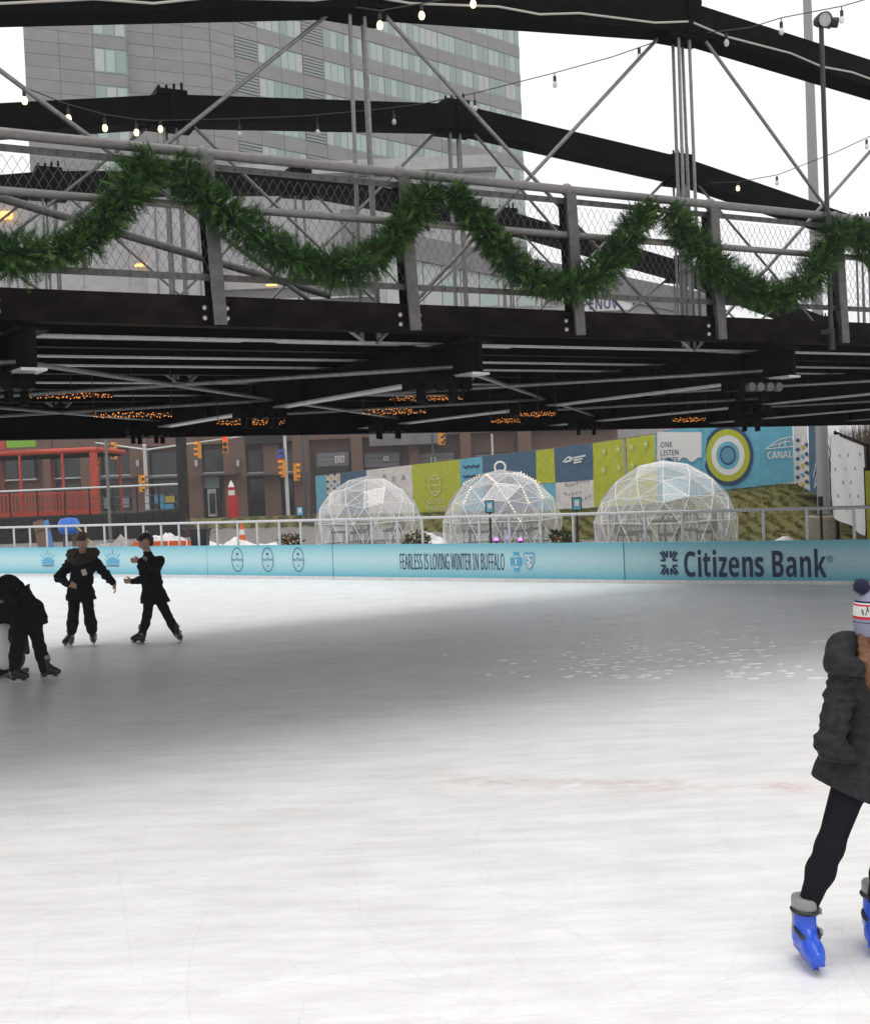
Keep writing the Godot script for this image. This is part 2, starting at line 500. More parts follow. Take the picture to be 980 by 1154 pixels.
# ------------------------------------------------------------------ ground and ice
var board_line := []     # breaks between dasher board panels, on the ice
func make_ground():
	for p in [[-20.5, 38.6], [-14.0, 34.55], [-10.1, 32.3], [-6.2, 29.95], [-2.6, 27.7], [3.97, 23.55], [10.5, 20.0], [17.0, 16.6]]:
		board_line.append(Vector3(p[0], 0, -p[1]))
	# ice
	var mb := MB.new()
	var pts := [Vector3(-60, 0, -63.4)]
	pts.append_array(board_line); pts.append(Vector3(60, 0, 6.2))
	for i in pts.size() - 1:
		var a: Vector3 = pts[i]
		var b: Vector3 = pts[i + 1]
		mb.quad(Vector3(a.x, 0, 22), Vector3(b.x, 0, 22), b, a)
	structure("ice", mb, ice_material())
	mb = MB.new()
	mb.quad(Vector3(-700, -0.1, 300), Vector3(700, -0.1, 300), Vector3(700, -0.1, -1100), Vector3(-700, -0.1, -1100))
	structure("ground", mb, grain(Color(0.09, 0.088, 0.085), Color(0.15, 0.147, 0.14), 5.0, 0.9, 0.0, 0.03, 50))
	# paved plaza behind the boards, with a kerb face towards the ice
	mb = MB.new()
	var back := Vector3(0, 0, -0.28)
	for i in pts.size() - 1:
		var a: Vector3 = pts[i] + back + Vector3.UP * PLAZA
		var b: Vector3 = pts[i + 1] + back + Vector3.UP * PLAZA
		mb.quad(a, b, Vector3(b.x, PLAZA, -170), Vector3(a.x, PLAZA, -170))
		mb.quad(a - Vector3.UP * 0.45, b - Vector3.UP * 0.45, b, a)
	structure("plaza", mb, grain(Color(0.13, 0.125, 0.12), Color(0.24, 0.23, 0.22), 2.5, 0.85, 0.0, 0.03, 51, 0.8))
	# street in front of the brick building
	mb = MB.new()
	mb.quad(Vector3(-70, PLAZA + 0.004, -66), Vector3(70, PLAZA + 0.004, -66), Vector3(70, PLAZA + 0.004, -79), Vector3(-70, PLAZA + 0.004, -79))
	structure("street", mb, grain(Color(0.045, 0.045, 0.047), Color(0.075, 0.074, 0.073), 3.0, 0.85, 0.0, 0.03, 52, 0.6))
	# shaved-up snow lying on the ice, in flecks
	mb = MB.new()
	var r := RandomNumberGenerator.new()
	r.seed = 77
	for i in 190:
		var x := 730.0 + r.randfn(0, 85)
		var y := 690.0 + 75.0 * pow(r.randf(), 0.8)
		if i > 190: x = r.randf_range(0, 980); y = r.randf_range(690, 840)
		var p := at_height(x, y, 0.0)
		var l := r.randf_range(0.015, 0.06) * (1.6 if r.randf() < 0.12 else 1.0)
		if i > 190: l *= 0.4
		mb.ball(p + Vector3(0, 0.002, 0), Vector3(l * r.randf_range(1.0, 2.2), 0.011, l * r.randf_range(0.4, 0.7)), 6, 4)
	# worn remains of a red line painted in the ice
	var line := MB.new()
	for i in 90:
		var f := r.randf()
		var p := at_height(lerpf(505, 985, f), lerpf(879.5, 889, f) + r.randfn(0, 3.0), 0.004)
		var l := r.randf_range(0.03, 0.16)
		var w := l * r.randf_range(0.25, 0.5)
		var blot := []
		for k in 7: blot.append(p + Vector3(cos(TAU * k / 7) * l * r.randf_range(0.7, 1.2), r.randf() * 0.001, sin(TAU * k / 7) * w * r.randf_range(0.6, 1.3)))
		for k in 7: line.tri(p, blot[(k + 1) % 7], blot[k])
	structure("painted_line", line, pane(Color(0.7, 0.45, 0.43), 0.07, 0.5))
	var o := part(self, "snow_flecks", mb, flat(Color(0.86, 0.86, 0.86), 0.9))
	tag(o, "white flecks of shaved snow scattered over the shaded ice", "snow"); o.set_meta("kind", "stuff")

func ice_material() -> StandardMaterial3D:
	var n := 1536
	var nz := FastNoiseLite.new()
	nz.seed = 4; nz.frequency = 0.02; nz.fractal_octaves = 6; nz.fractal_gain = 0.7
	var streak := nz.get_seamless_image(n / 6, n)       # scuffs drawn out along the skating direction
	streak.resize(n, n, Image.INTERPOLATE_CUBIC)
	nz.seed = 14; nz.frequency = 0.006; nz.fractal_gain = 0.65
	var patch := nz.get_seamless_image(n, n)
	var im := Image.create(n, n, true, Image.FORMAT_RGB8)
	var a := Color(0.70, 0.696, 0.694)
	var b := Color(0.905, 0.905, 0.908)
	for y in n:
		for x in n:
			var t := (streak.get_pixel(x, y).r - 0.5) * 1.0 + (patch.get_pixel(x, y).r - 0.5) * 0.45 + 0.66 - 0.5 * maxf(0.0, patch.get_pixel((x * 2) % n, (y * 2) % n).r - 0.66)
			im.set_pixel(x, y, srgb(a.lerp(b, clampf(t, 0, 1))))
	# skate cuts: long shallow arcs, some pale with snow, some dark and wet
	var bump := Image.create(n, n, true, Image.FORMAT_L8)
	bump.fill(Color(0.5, 0.5, 0.5))
	var r := RandomNumberGenerator.new()
	r.seed = 9
	for i in 2600:
		var p := Vector2(r.randf() * n, r.randf() * n)
		var an := r.randf_range(-0.6, 0.6) + (PI / 2 if r.randf() < 0.2 else 0.0)
		var bend := r.randf_range(-0.0022, 0.0022)
		var pale := r.randf() < 0.55
		var k := r.randf_range(0.03, 0.2)
		for s in int(r.randf_range(30, 420)):
			p += Vector2(cos(an), sin(an)); an += bend
			var x := posmod(int(p.x), n)
			var y := posmod(int(p.y), n)
			var c := im.get_pixel(x, y)
			im.set_pixel(x, y, c.lerp(Color(0.97, 0.97, 0.97) if pale else Color(0.68, 0.69, 0.7), k))
			bump.set_pixel(x, y, Color(1, 1, 1) * (0.5 + (k if pale else -k)))
	bump.bump_map_to_normal_map(0.8)
	var m := StandardMaterial3D.new()
	m.albedo_texture = ImageTexture.create_from_image(im)
	m.normal_enabled = true; m.normal_texture = ImageTexture.create_from_image(bump)
	m.roughness = 0.34
	m.uv1_triplanar = true; m.uv1_world_triplanar = true; m.uv1_scale = Vector3.ONE / 7.3
	return m

# ------------------------------------------------------------------ hotel tower
func make_tower():
	var a := at_depth(39, 300, 106); a.y = 0
	var b := at_depth(248, 300, 113); b.y = 0
	var c := at_depth(594, 300, 143); c.y = 0
	var t := thing("hotel_tower", "tall grey panelled hotel tower with rows of greenish windows behind the bridge", "building", Vector3(b.x, PLAZA, b.z))
	var ab := (b - a).normalized()
	var bc := (c - b).normalized()
	var nab := ab.cross(Vector3.UP)      # towards the camera
	var nbc := bc.cross(Vector3.UP)
	var bab := Basis(ab, Vector3.UP, nab)
	var bbc := Basis(bc, Vector3.UP, nbc)
	var top := 66.0
	# the core: walls a little behind the cladding, open joints show it
	var mb := MB.new()
	var la := a.distance_to(b)
	var wing := la * 0.525                 # the left wing stands proud
	var lb := b.distance_to(c)
	var p := [a + nab * 1.1, a + ab * wing + nab * 1.1, a + ab * wing, b, c, c - nbc * 18, a * 1.22 + ab * 4]
	for i in p.size():
		var q: Vector3 = p[i]
		var w: Vector3 = p[(i + 1) % p.size()]
		mb.quad(q + Vector3.UP * PLAZA, w + Vector3.UP * PLAZA, w + Vector3.UP * top, q + Vector3.UP * top)
	for i in range(1, p.size() - 1):
		var u := Vector3.UP * top
		mb.tri(p[0] + u, p[i] + u, p[i + 1] + u)
	part(t, "wall", mb, M.tower_joint)
	var fl := 3.55
	var y0 := 17.0
	var r := RandomNumberGenerator.new()
	r.seed = 5
	for f in 12:
		var y := y0 + f * fl
		# wing: three panel rows a floor, a corner window in the middle rows
		for row in 3:
			var yy := y + (row + 0.5) * fl / 3.0
			for k in 3:
				if row != 0 and k == 2: continue
				var w := wing / 3.0
				brick_like(t, "panel", M.tower_panel if r.randf() < 0.6 else M.tower_panel_b, a + nab * 1.16 + ab * (k + 0.5) * w + Vector3.UP * yy, Vector3(w - 0.04, fl / 3.0 - 0.04, 0.12), bab)
			var rest := la - wing
			for k in 3:
				var w := rest / 3.0
				brick_like(t, "panel", M.tower_panel if r.randf() < 0.6 else M.tower_panel_b, a + nab * 0.06 + ab * (wing + (k + 0.5) * w) + Vector3.UP * yy, Vector3(w - 0.04, fl / 3.0 - 0.04, 0.12), bab)
		var ww := wing / 3.0
		var wc := a + nab * 1.16 + ab * (2.5 * ww) + Vector3.UP * (y + fl * 0.667)
		var win := brick_like(t, "window", M.frame_green, wc, Vector3(ww - 0.04, fl * 0.667 - 0.06, 0.10), bab)
		for k in 3:
			part_in(win, "pane", [M.green_glass, M.curtain, M.green_glass_b][(k + f) % 3], wc + ab * (k - 1) * ww * 0.32 + nab * 0.06, Vector3(ww * 0.27, fl * 0.58, 0.05), bab)
		part_in(win, "pane", M.green_glass_b, a + ab * (wing + 0.05) + nab * 0.55 + Vector3.UP * (y + fl * 0.667), Vector3(0.06, fl * 0.6, 0.8), bab)
		# the long face: spandrels, windows and louvred grilles
		var nmod := 16
		var mw := lb / nmod
		for k in nmod:
			var cc := b + bc * (k + 0.5) * mw
			if k == 0:
				for row in 3:
					brick_like(t, "panel", M.tower_panel_b, cc + nbc * 0.06 + Vector3.UP * (y + (row + 0.5) * fl / 3.0), Vector3(mw - 0.04, fl / 3.0 - 0.04, 0.12), bbc)
				continue
			brick_like(t, "spandrel", M.tower_panel if r.randf() < 0.5 else M.tower_panel_b, cc + nbc * 0.06 + Vector3.UP * (y + 0.72), Vector3(mw - 0.05, 1.4, 0.12), bbc)
			var louv := k in [1, 4]
			var wy := y + 1.44 + (fl - 1.44) * 0.5
			if louv:
				var g := brick_like(t, "grille", M.tower_joint, cc + nbc * 0.02 + Vector3.UP * wy, Vector3(mw - 0.1, fl - 1.5, 0.05), bbc)
				for s in 6:
					part_in(g, "slat", M.louvre, cc + nbc * 0.09 + Vector3.UP * (wy + (s - 2.5) * 0.34), Vector3(mw - 0.12, 0.2, 0.08), bbc)
			else:
				var wn := brick_like(t, "window", M.frame_green, cc + nbc * 0.02 + Vector3.UP * wy, Vector3(mw - 0.03, fl - 1.46, 0.06), bbc)
				for s in 3:
					var lit := r.randf()
					part_in(wn, "pane", M.green_glass_b if lit < 0.45 else (M.curtain if lit < 0.65 else M.green_glass), cc + bc * (s - 1) * mw * 0.325 + nbc * 0.06 + Vector3.UP * wy, Vector3(mw * 0.29, fl - 1.7, 0.04), bbc)
func part_in(parent: Node, called: String, m: Material, c: Vector3, size: Vector3, bs: Basis):
	# sub-part of a piece that is scaled: undo the parent's scale and turn
	var o := MeshInstance3D.new()
	o.name = called; o.mesh = unit_box; o.material_override = m
	parent.add_child(o, true)
	var pt: Transform3D = (parent as Node3D).transform
	pt.origin += world_of(parent.get_parent())
	o.transform = pt.affine_inverse() * Transform3D(Basis(bs.x * size.x, bs.y * size.y, bs.z * size.z), c)

# a box whose front face covers a rectangle of the photograph at depth d
func rect(x0: float, y0: float, x1: float, y1: float, d: float) -> Array:
	var s := F / d
	return [at_depth((x0 + x1) / 2, (y0 + y1) / 2, d), Vector3((x1 - x0) / s, (y1 - y0) / s, 0)]
func rbox(parent: Node, called: String, m: Material, x0: float, y0: float, x1: float, y1: float, d: float, thick: float) -> MeshInstance3D:
	var r := rect(x0, y0, x1, y1, d)
	return brick_like(parent, called, m, r[0] - Vector3(0, 0, thick / 2), Vector3(r[1].x, r[1].y, thick))
func rbox_in(parent: Node, called: String, m: Material, x0: float, y0: float, x1: float, y1: float, d: float, thick: float):
	var r := rect(x0, y0, x1, y1, d)
	part_in(parent, called, m, r[0] - Vector3(0, 0, thick / 2), Vector3(r[1].x, r[1].y, thick), Basis())

# ------------------------------------------------------------------ low buildings in front of the tower
func make_podium():
	var o := at_depth(180, 300, 100)
	var t := thing("hotel_podium", "pale banded podium at the foot of the grey hotel tower", "building", Vector3(o.x, PLAZA, o.z))
	# body: a stack of set-back storeys, seen between the bridge's deck and its trusses
	var x0 := at_depth(-120, 250, 100).x
	var x1 := at_depth(560, 250, 100).x
	var cx := (x0 + x1) / 2
	var w := x1 - x0
	brick_like(t, "storey", M.podium_dark, Vector3(cx, PLAZA + 7, -104), Vector3(w, 14, 8))
	brick_like(t, "storey", M.podium, Vector3(cx, 25.4, -104.5), Vector3(w, 9.6, 7))
	brick_like(t, "storey", M.podium_dark, Vector3(cx, 17.5, -104.6), Vector3(w, 6.2, 6.6))
	brick_like(t, "parapet", M.podium, Vector3(cx, 30.9, -104), Vector3(w + 0.4, 1.1, 8.4))
	for k in 5:
		brick_like(t, "band", M.white_metal, Vector3(cx, 15.2 + k * 1.45, -101.2), Vector3(w, 0.16, 0.3))
	var xs := x0
	while xs < x1 - 3:
		brick_like(t, "fin", M.podium, Vector3(xs, 25.6, -100.95), Vector3(0.18, 8.4, 0.14))
		xs += 4.1
	for k in 9:
		var xx := lerpf(x0 + 3, at_depth(235, 250, 100).x, k / 8.0)
		var win := brick_like(t, "window", M.podium_dark, Vector3(xx, 17.6, -101.3), Vector3(3.6, 4.6, 0.12))
		part_in(win, "pane", M.dark_glass if k % 3 else M.green_glass, Vector3(xx, 17.6, -101.2), Vector3(3.3, 4.2, 0.06), Basis())
	for q in [[-5, 238, 14, 247], [152, 297, 170, 300], [268, 314, 280, 316], [300, 320, 312, 322], [430, 286, 445, 290], [470, 288, 482, 291]]:
		rbox(t, "lit_ceiling_lamp", M.amber, q[0], q[1], q[2], q[3], 100.6, 0.1)
	rbox(t, "stair_tower", M.podium, 166, 236, 236, 345, 98.5, 2.4)
	for k in 4: rbox(t, "fin", M.podium_dark, 176 + k * 16, 238, 178 + k * 16, 345, 98.4, 0.3)
	rbox(t, "plant_room", M.podium_dark, 384, 236, 404, 292, 99, 3)
	# glazed arena hall to the right
	var h := at_depth(560, 320, 96)
	var g := thing("arena_hall", "low glazed hall with pale sloping roof behind the bridge railing", "building", Vector3(h.x, PLAZA, h.z))
	var a := at_depth(430, 268, 95)
	var b := at_depth(800, 330, 110)
	var mb := MB.new()
	# wall below a roof edge that falls to the right
	var ra := at_depth(425, 262, 95); var rb := at_depth(800, 336, 95)
	mb.quad(Vector3(ra.x, PLAZA, ra.z), Vector3(rb.x, PLAZA, ra.z), Vector3(rb.x, rb.y - 1.6, ra.z), Vector3(ra.x, ra.y - 1.6, ra.z))
	part(g, "wall", mb, M.podium)
	mb = MB.new()
	var u := Vector3(0, 1.3, 0)
	mb.quad(ra + Vector3(0, -1.8, 0.6), rb + Vector3(0, -1.8, 0.6), rb + u * 0.2 + Vector3(0, 0, 0.6), ra + u * 0.2 + Vector3(0, 0, 0.6))
	mb.quad(ra + u * 0.2 + Vector3(0, 0, 0.6), rb + u * 0.2 + Vector3(0, 0, 0.6), rb + u * 0.2 + Vector3(0, 0, -6), ra + u * 0.2 + Vector3(0, 0, -6))
	mb.quad(ra + Vector3(0, -1.8, 0.6), ra + Vector3(0, -1.8, 0), rb + Vector3(0, -1.8, 0), rb + Vector3(0, -1.8, 0.6))
	part(g, "roof_edge", mb, M.podium_dark)
	for k in 9:
		var x := 436 + k * 21.0
		var win := rbox(g, "window", M.white_metal, x, 292 + k * 2.6, x + 19, 345, 94.8, 0.2)
		rbox_in(win, "pane", M.green_glass_b if k % 2 else M.curtain, x + 1.2, 294 + k * 2.6, x + 17.8, 344, 94.75, 0.1)
	rbox(g, "sign_band", M.print_white, 642, 334, 712, 350, 94.5, 0.3)
	var c := at_depth(676, 342, 94.45)
	lettering(g, "PENOV", c, Basis(), 3.0, 0.95, flat(Color(0.05, 0.04, 0.16), 0.6), 700, 0.05)

# ------------------------------------------------------------------ brick building across the street
func make_brick_building():
	var d := 82.0
	var o := at_depth(300, 583, d)
	var t := thing("brick_building", "brown brick building with garage doors and shop windows across the street", "building", Vector3(o.x, PLAZA, o.z))
	var x0 := at_depth(-90, 540, d).x
	var x1 := at_depth(700, 540, d).x
	var top := 12.0
	brick_like(t, "wall", M.brick, Vector3((x0 + x1) / 2, (PLAZA + top) / 2, -d - 6.5), Vector3(x1 - x0, top - PLAZA, 11))
	brick_like(t, "parapet", M.podium_dark, Vector3((x0 + x1) / 2, top + 0.2, -d - 6.5), Vector3(x1 - x0 + 0.4, 0.4, 11.4))
	# piers proud of the wall, each a brick pilaster
	for q in [[92, 113], [148, 168], [208, 228], [253, 278], [298, 316], [331, 347], [397, 410], [462, 473], [520, 532], [585, 600], [-40, 0], [50, 60]]:
		var r := rect(q[0], 540, q[1], 541, d)
		brick_like(t, "pier", M.brick, Vector3(r[0].x, (PLAZA + 8.2) / 2, -d - 0.45), Vector3(r[1].x, 8.2 - PLAZA, 1.1))
	brick_like(t, "brick_band", M.brick, Vector3((x0 + x1) / 2, 7.2, -d - 0.5), Vector3(x1 - x0, 2.6, 0.9))
	# upper windows: frame, two panes
	for q in [[113, 509, 148, 535], [168, 510, 200, 535], [228, 507, 253, 532], [278, 508, 300, 532], [311, 508, 331, 531], [60, 512, 92, 538], [0, 515, 40, 540]]:
		var w := rbox(t, "window", M.dark_glass, q[0], q[1], q[2], q[3], d + 0.6, 0.3)
		var mid: float = (q[0] + q[2]) / 2.0
		rbox_in(w, "pane", M.glass, q[0] + 1.2, q[1] + 1, mid - 0.6, q[3] - 1, d + 0.52, 0.06)
		rbox_in(w, "pane", M.glass, mid + 0.6, q[1] + 1, q[2] - 1.2, q[3] - 1, d + 0.52, 0.06)
		rbox(t, "sill", M.galvanised, q[0] - 1.5, q[3], q[2] + 1.5, q[3] + 1.6, d + 0.3, 0.7)
	# canopies and shopfronts at street level
	for q in [[110, 152, 537], [160, 206, 536.5], [222, 266, 533], [276, 312, 533], [310, 346, 532.5]]:
		rbox(t, "canopy", M.grey_steel, q[0], q[2], q[1], q[2] + 2.4, d - 1.6, 2.0)
	for q in [[113, 541, 150, 583, 2], [170, 541, 206, 583, 2], [228, 545, 248, 582, 2], [278, 540, 300, 581, 2], [306, 541, 331, 581, 2], [60, 545, 92, 583, 2]]:
		var w := rbox(t, "shopfront", M.dark_glass, q[0], q[1], q[2], q[3], d + 0.7, 0.3)
		var n: int = q[4]
		for k in n:
			var a: float = lerpf(q[0], q[2], float(k) / n) + 0.9
			var b := lerpf(q[0], q[2], float(k + 1) / n) - 0.9
			rbox_in(w, "pane", M.glass, a, q[1] + 1, b, q[3] - 2, d + 0.62, 0.06)
	var door := rbox(t, "door", M.galvanised, 234.5, 551, 244, 582, d + 0.3, 0.12)
	rbox_in(door, "pane", M.glass, 236.2, 556, 242.6, 579, d + 0.16, 0.04)
	rbox(t, "door_frame", M.frame_green, 229, 537, 247, 550, d + 0.35, 0.1)
	rbox(t, "poster", M.print_yellow, 186, 559, 197, 566, d + 0.3, 0.06)
	for q in [[174, 557, 178, 568], [180, 557, 185, 573], [186, 568, 196, 577], [117, 560, 124, 573], [138, 561, 146, 572]]:
		rbox(t, "poster", M.print_sky if q[0] > 150 else M.print_grey, q[0], q[1], q[2], q[3], d + 0.3, 0.06)
	# garage doors
	for q in [[356, 510, 394, 590], [410, 511, 451, 590], [464, 511, 512, 590], [534, 512, 575, 590]]:
		var g := rbox(t, "garage_opening", M.dark_glass, q[0], q[1] - 2, q[2], q[3] - 8, d + 0.55, 0.3)
		for k in 3:
			rbox_in(g, "door_panel", M.podium_dark, q[0] + 1, q[1] + k * 5.2, q[2] - 1, q[1] + k * 5.2 + 4.7, d + 0.4, 0.1)
	rbox(t, "overhang", M.podium_dark, 416, 488, 502, 501, d - 1.2, 1.6)
	rbox(t, "overhang", M.stone_dark, 278, 488, 318, 500, d - 0.6, 1.0)
	var c := at_depth(383, 517.5, d + 0.2)
	lettering(t, "EXIT", c, Basis(), 0.72, 0.5, M.print_white, 700, 0.05)
	for q in [[432, 514.5, 438, 519], [485, 515, 491, 520]]:
		var pl := rbox(t, "door_sign", M.print_white, q[0], q[1], q[2], q[3], d + 0.24, 0.05)
		rbox_in(pl, "door_sign_print", M.print_grey, q[0] + 1, q[1] + 1, q[2] - 1, q[3] - 1, d + 0.2, 0.02)
	for q in [[155, 522, 3], [221, 522, 3], [268, 522, 3]]:
		var w := rbox(t, "wall_lamp", M.grey_steel, q[0] - 2.4, q[1] - 5, q[0] + 2.4, q[1] + 5, d - 0.65, 0.3)
		rbox_in(w, "wall_lamp_glass", M.podium, q[0] - 1.6, q[1] - 3.5, q[0] + 1.6, q[1] + 3.5, d - 0.75, 0.1)

# ------------------------------------------------------------------ raised terrace with red pavilion on the left
func make_terrace():
	var d := 50.0
	var o := at_depth(100, 585, d)
	var xl := at_depth(-80, 585, d).x
	var xr := at_depth(212, 585, d).x
	var ty := at_depth(60, 582, d).y
	var t := thing("terrace_wall", "long dark stone terrace wall below the red pavilion", "wall", Vector3((xl + xr) / 2, PLAZA, -d))
	brick_like(t, "wall_core", M.black, Vector3((xl + xr * 1.24) / 2, (PLAZA + ty) / 2, -d - 5.2), Vector3(xr * 1.24 - xl, ty - PLAZA, 10))
	var r := RandomNumberGenerator.new()
	r.seed = 31
	var rows := 2
	var hh := (ty - PLAZA) / rows
	for row in rows:
		var x := xl
		while x < xr - 0.3:
			var w := minf(r.randf_range(0.9, 2.0), xr - x)
			brick_like(t, "stone", M.stone_dark, Vector3(x + w / 2, PLAZA + hh * (row + 0.5), -d - 0.1 + r.randf_range(-0.05, 0.05) + row * -0.12), Vector3(w - 0.04, hh - 0.04, 0.4))
			x += w
	# fence along the terrace edge
	var f := thing("terrace_fence", "dark railing with a pale handrail on the stone terrace wall", "fence", Vector3((xl + xr) / 2, ty, -d - 0.3))
	var s := F / d
	var hy := at_depth(60, 551.5, d).y
	rod_piece(f, "handrail", M.white_metal, Vector3(xl, hy, -d - 0.3), Vector3(at_depth(204, 551, d).x, hy, -d - 0.3), 0.05)
	for yy in [0.33, 0.62]:
		rod_piece(f, "rail", M.grey_steel, Vector3(xl, ty + (hy - ty) * yy, -d - 0.3), Vector3(at_depth(204, 551, d).x, ty + (hy - ty) * yy, -d - 0.3), 0.018)
	for x in [-50, -20, 9, 40, 71, 99, 126, 153, 178, 204]:
		var p := at_depth(x, 570, d)
		rod_piece(f, "post", M.stone_dark, Vector3(p.x, ty, -d - 0.3), Vector3(p.x, hy, -d - 0.3), 0.035)
	# dark pillar at the end of the terrace
	var pc := at_depth(207, 560, d - 0.6)
	var pl := thing("dark_pillar", "black round pillar at the end of the terrace fence", "pillar", Vector3(pc.x, PLAZA, pc.z))
	var mb := MB.new()
	mb.rod(Vector3(pc.x, PLAZA, pc.z), Vector3(pc.x, 5.6, pc.z), 0.23, 14)
	part(pl, "shaft", mb, M.stone_dark)
	mb = MB.new(); mb.rod(Vector3(pc.x, PLAZA, pc.z), Vector3(pc.x, PLAZA + 0.5, pc.z), 0.4, 14)
	part(pl, "base", mb, M.stone_dark)
	mb = MB.new(); mb.box(Vector3(pc.x, 5.72, pc.z), Vector3(0.7, 0.24, 0.7))
	part(pl, "capital", mb, M.stone_dark)
	# red pavilion
	var dd := 52.0
	var pc2 := at_depth(40, 582, dd)
	var v := thing("red_pavilion", "open red steel pavilion with flat roof on the stone terrace", "pavilion", Vector3(pc2.x, ty, pc2.z))
	var ry := at_depth(55, 509, dd).y
	var x1 := at_depth(111, 540, dd).x
	var x0 := at_depth(-60, 540, dd).x
	mb = MB.new(); mb.rod(Vector3(x0, ry, -dd), Vector3(x1, ry, -dd), 0.13, 12); part(v, "front_beam", mb, M.red_steel)
	mb = MB.new(); mb.rod(Vector3(x1, ry, -dd), Vector3(x1, ry, -dd - 4.5), 0.13, 12); part(v, "side_beam", mb, M.red_steel)
	mb = MB.new(); mb.box(Vector3((x0 + x1) / 2, ry - 0.12, -dd - 2.4), Vector3(x1 - x0 - 0.3, 0.12, 4.4)); part(v, "roof", mb, M.stone_dark)
	for x in [-36, 24, 72, 107]:
		for z in [0.0, 4.3]:
			var q := at_depth(x, 545, dd)
			var w: float = 0.34 if x == 107 and z == 0.0 else 0.1
			box_piece(v, "post", M.red_steel, Vector3(q.x, (ty + ry) / 2, -dd - z), Vector3(w, ry - ty, 0.12))
	for k in 3:
		var xa: float = [-36, 24, 72, 107][k]
		var xb: float = [-36, 24, 72, 107][k + 1]
		var A := at_depth(xa, 560, dd).x
		var B := at_depth(xb, 560, dd).x
		var pn := box_piece(v, "side_panel", M.red_steel, Vector3((A + B) / 2, ty + 0.12, -dd), Vector3(B - A - 0.12, 0.2, 0.05))
		var n := 14
		for j in n:
			brick_like(v, "baluster", M.red_steel, Vector3(lerpf(A, B, (j + 0.5) / n), ty + 0.62, -dd), Vector3(0.06, 0.82, 0.04))
		brick_like(v, "top_rail", M.red_steel, Vector3((A + B) / 2, ty + 1.06, -dd), Vector3(B - A, 0.07, 0.07))
	box_piece(v, "sign_board", flat(Color(0.2, 0.42, 0.03), 0.6), at_depth(24, 498, dd - 0.2), Vector3(1.35, 0.5, 0.08))
	box_piece(v, "mast", M.red_steel, at_depth(3, 496, dd), Vector3(0.3, 0.9, 0.2))

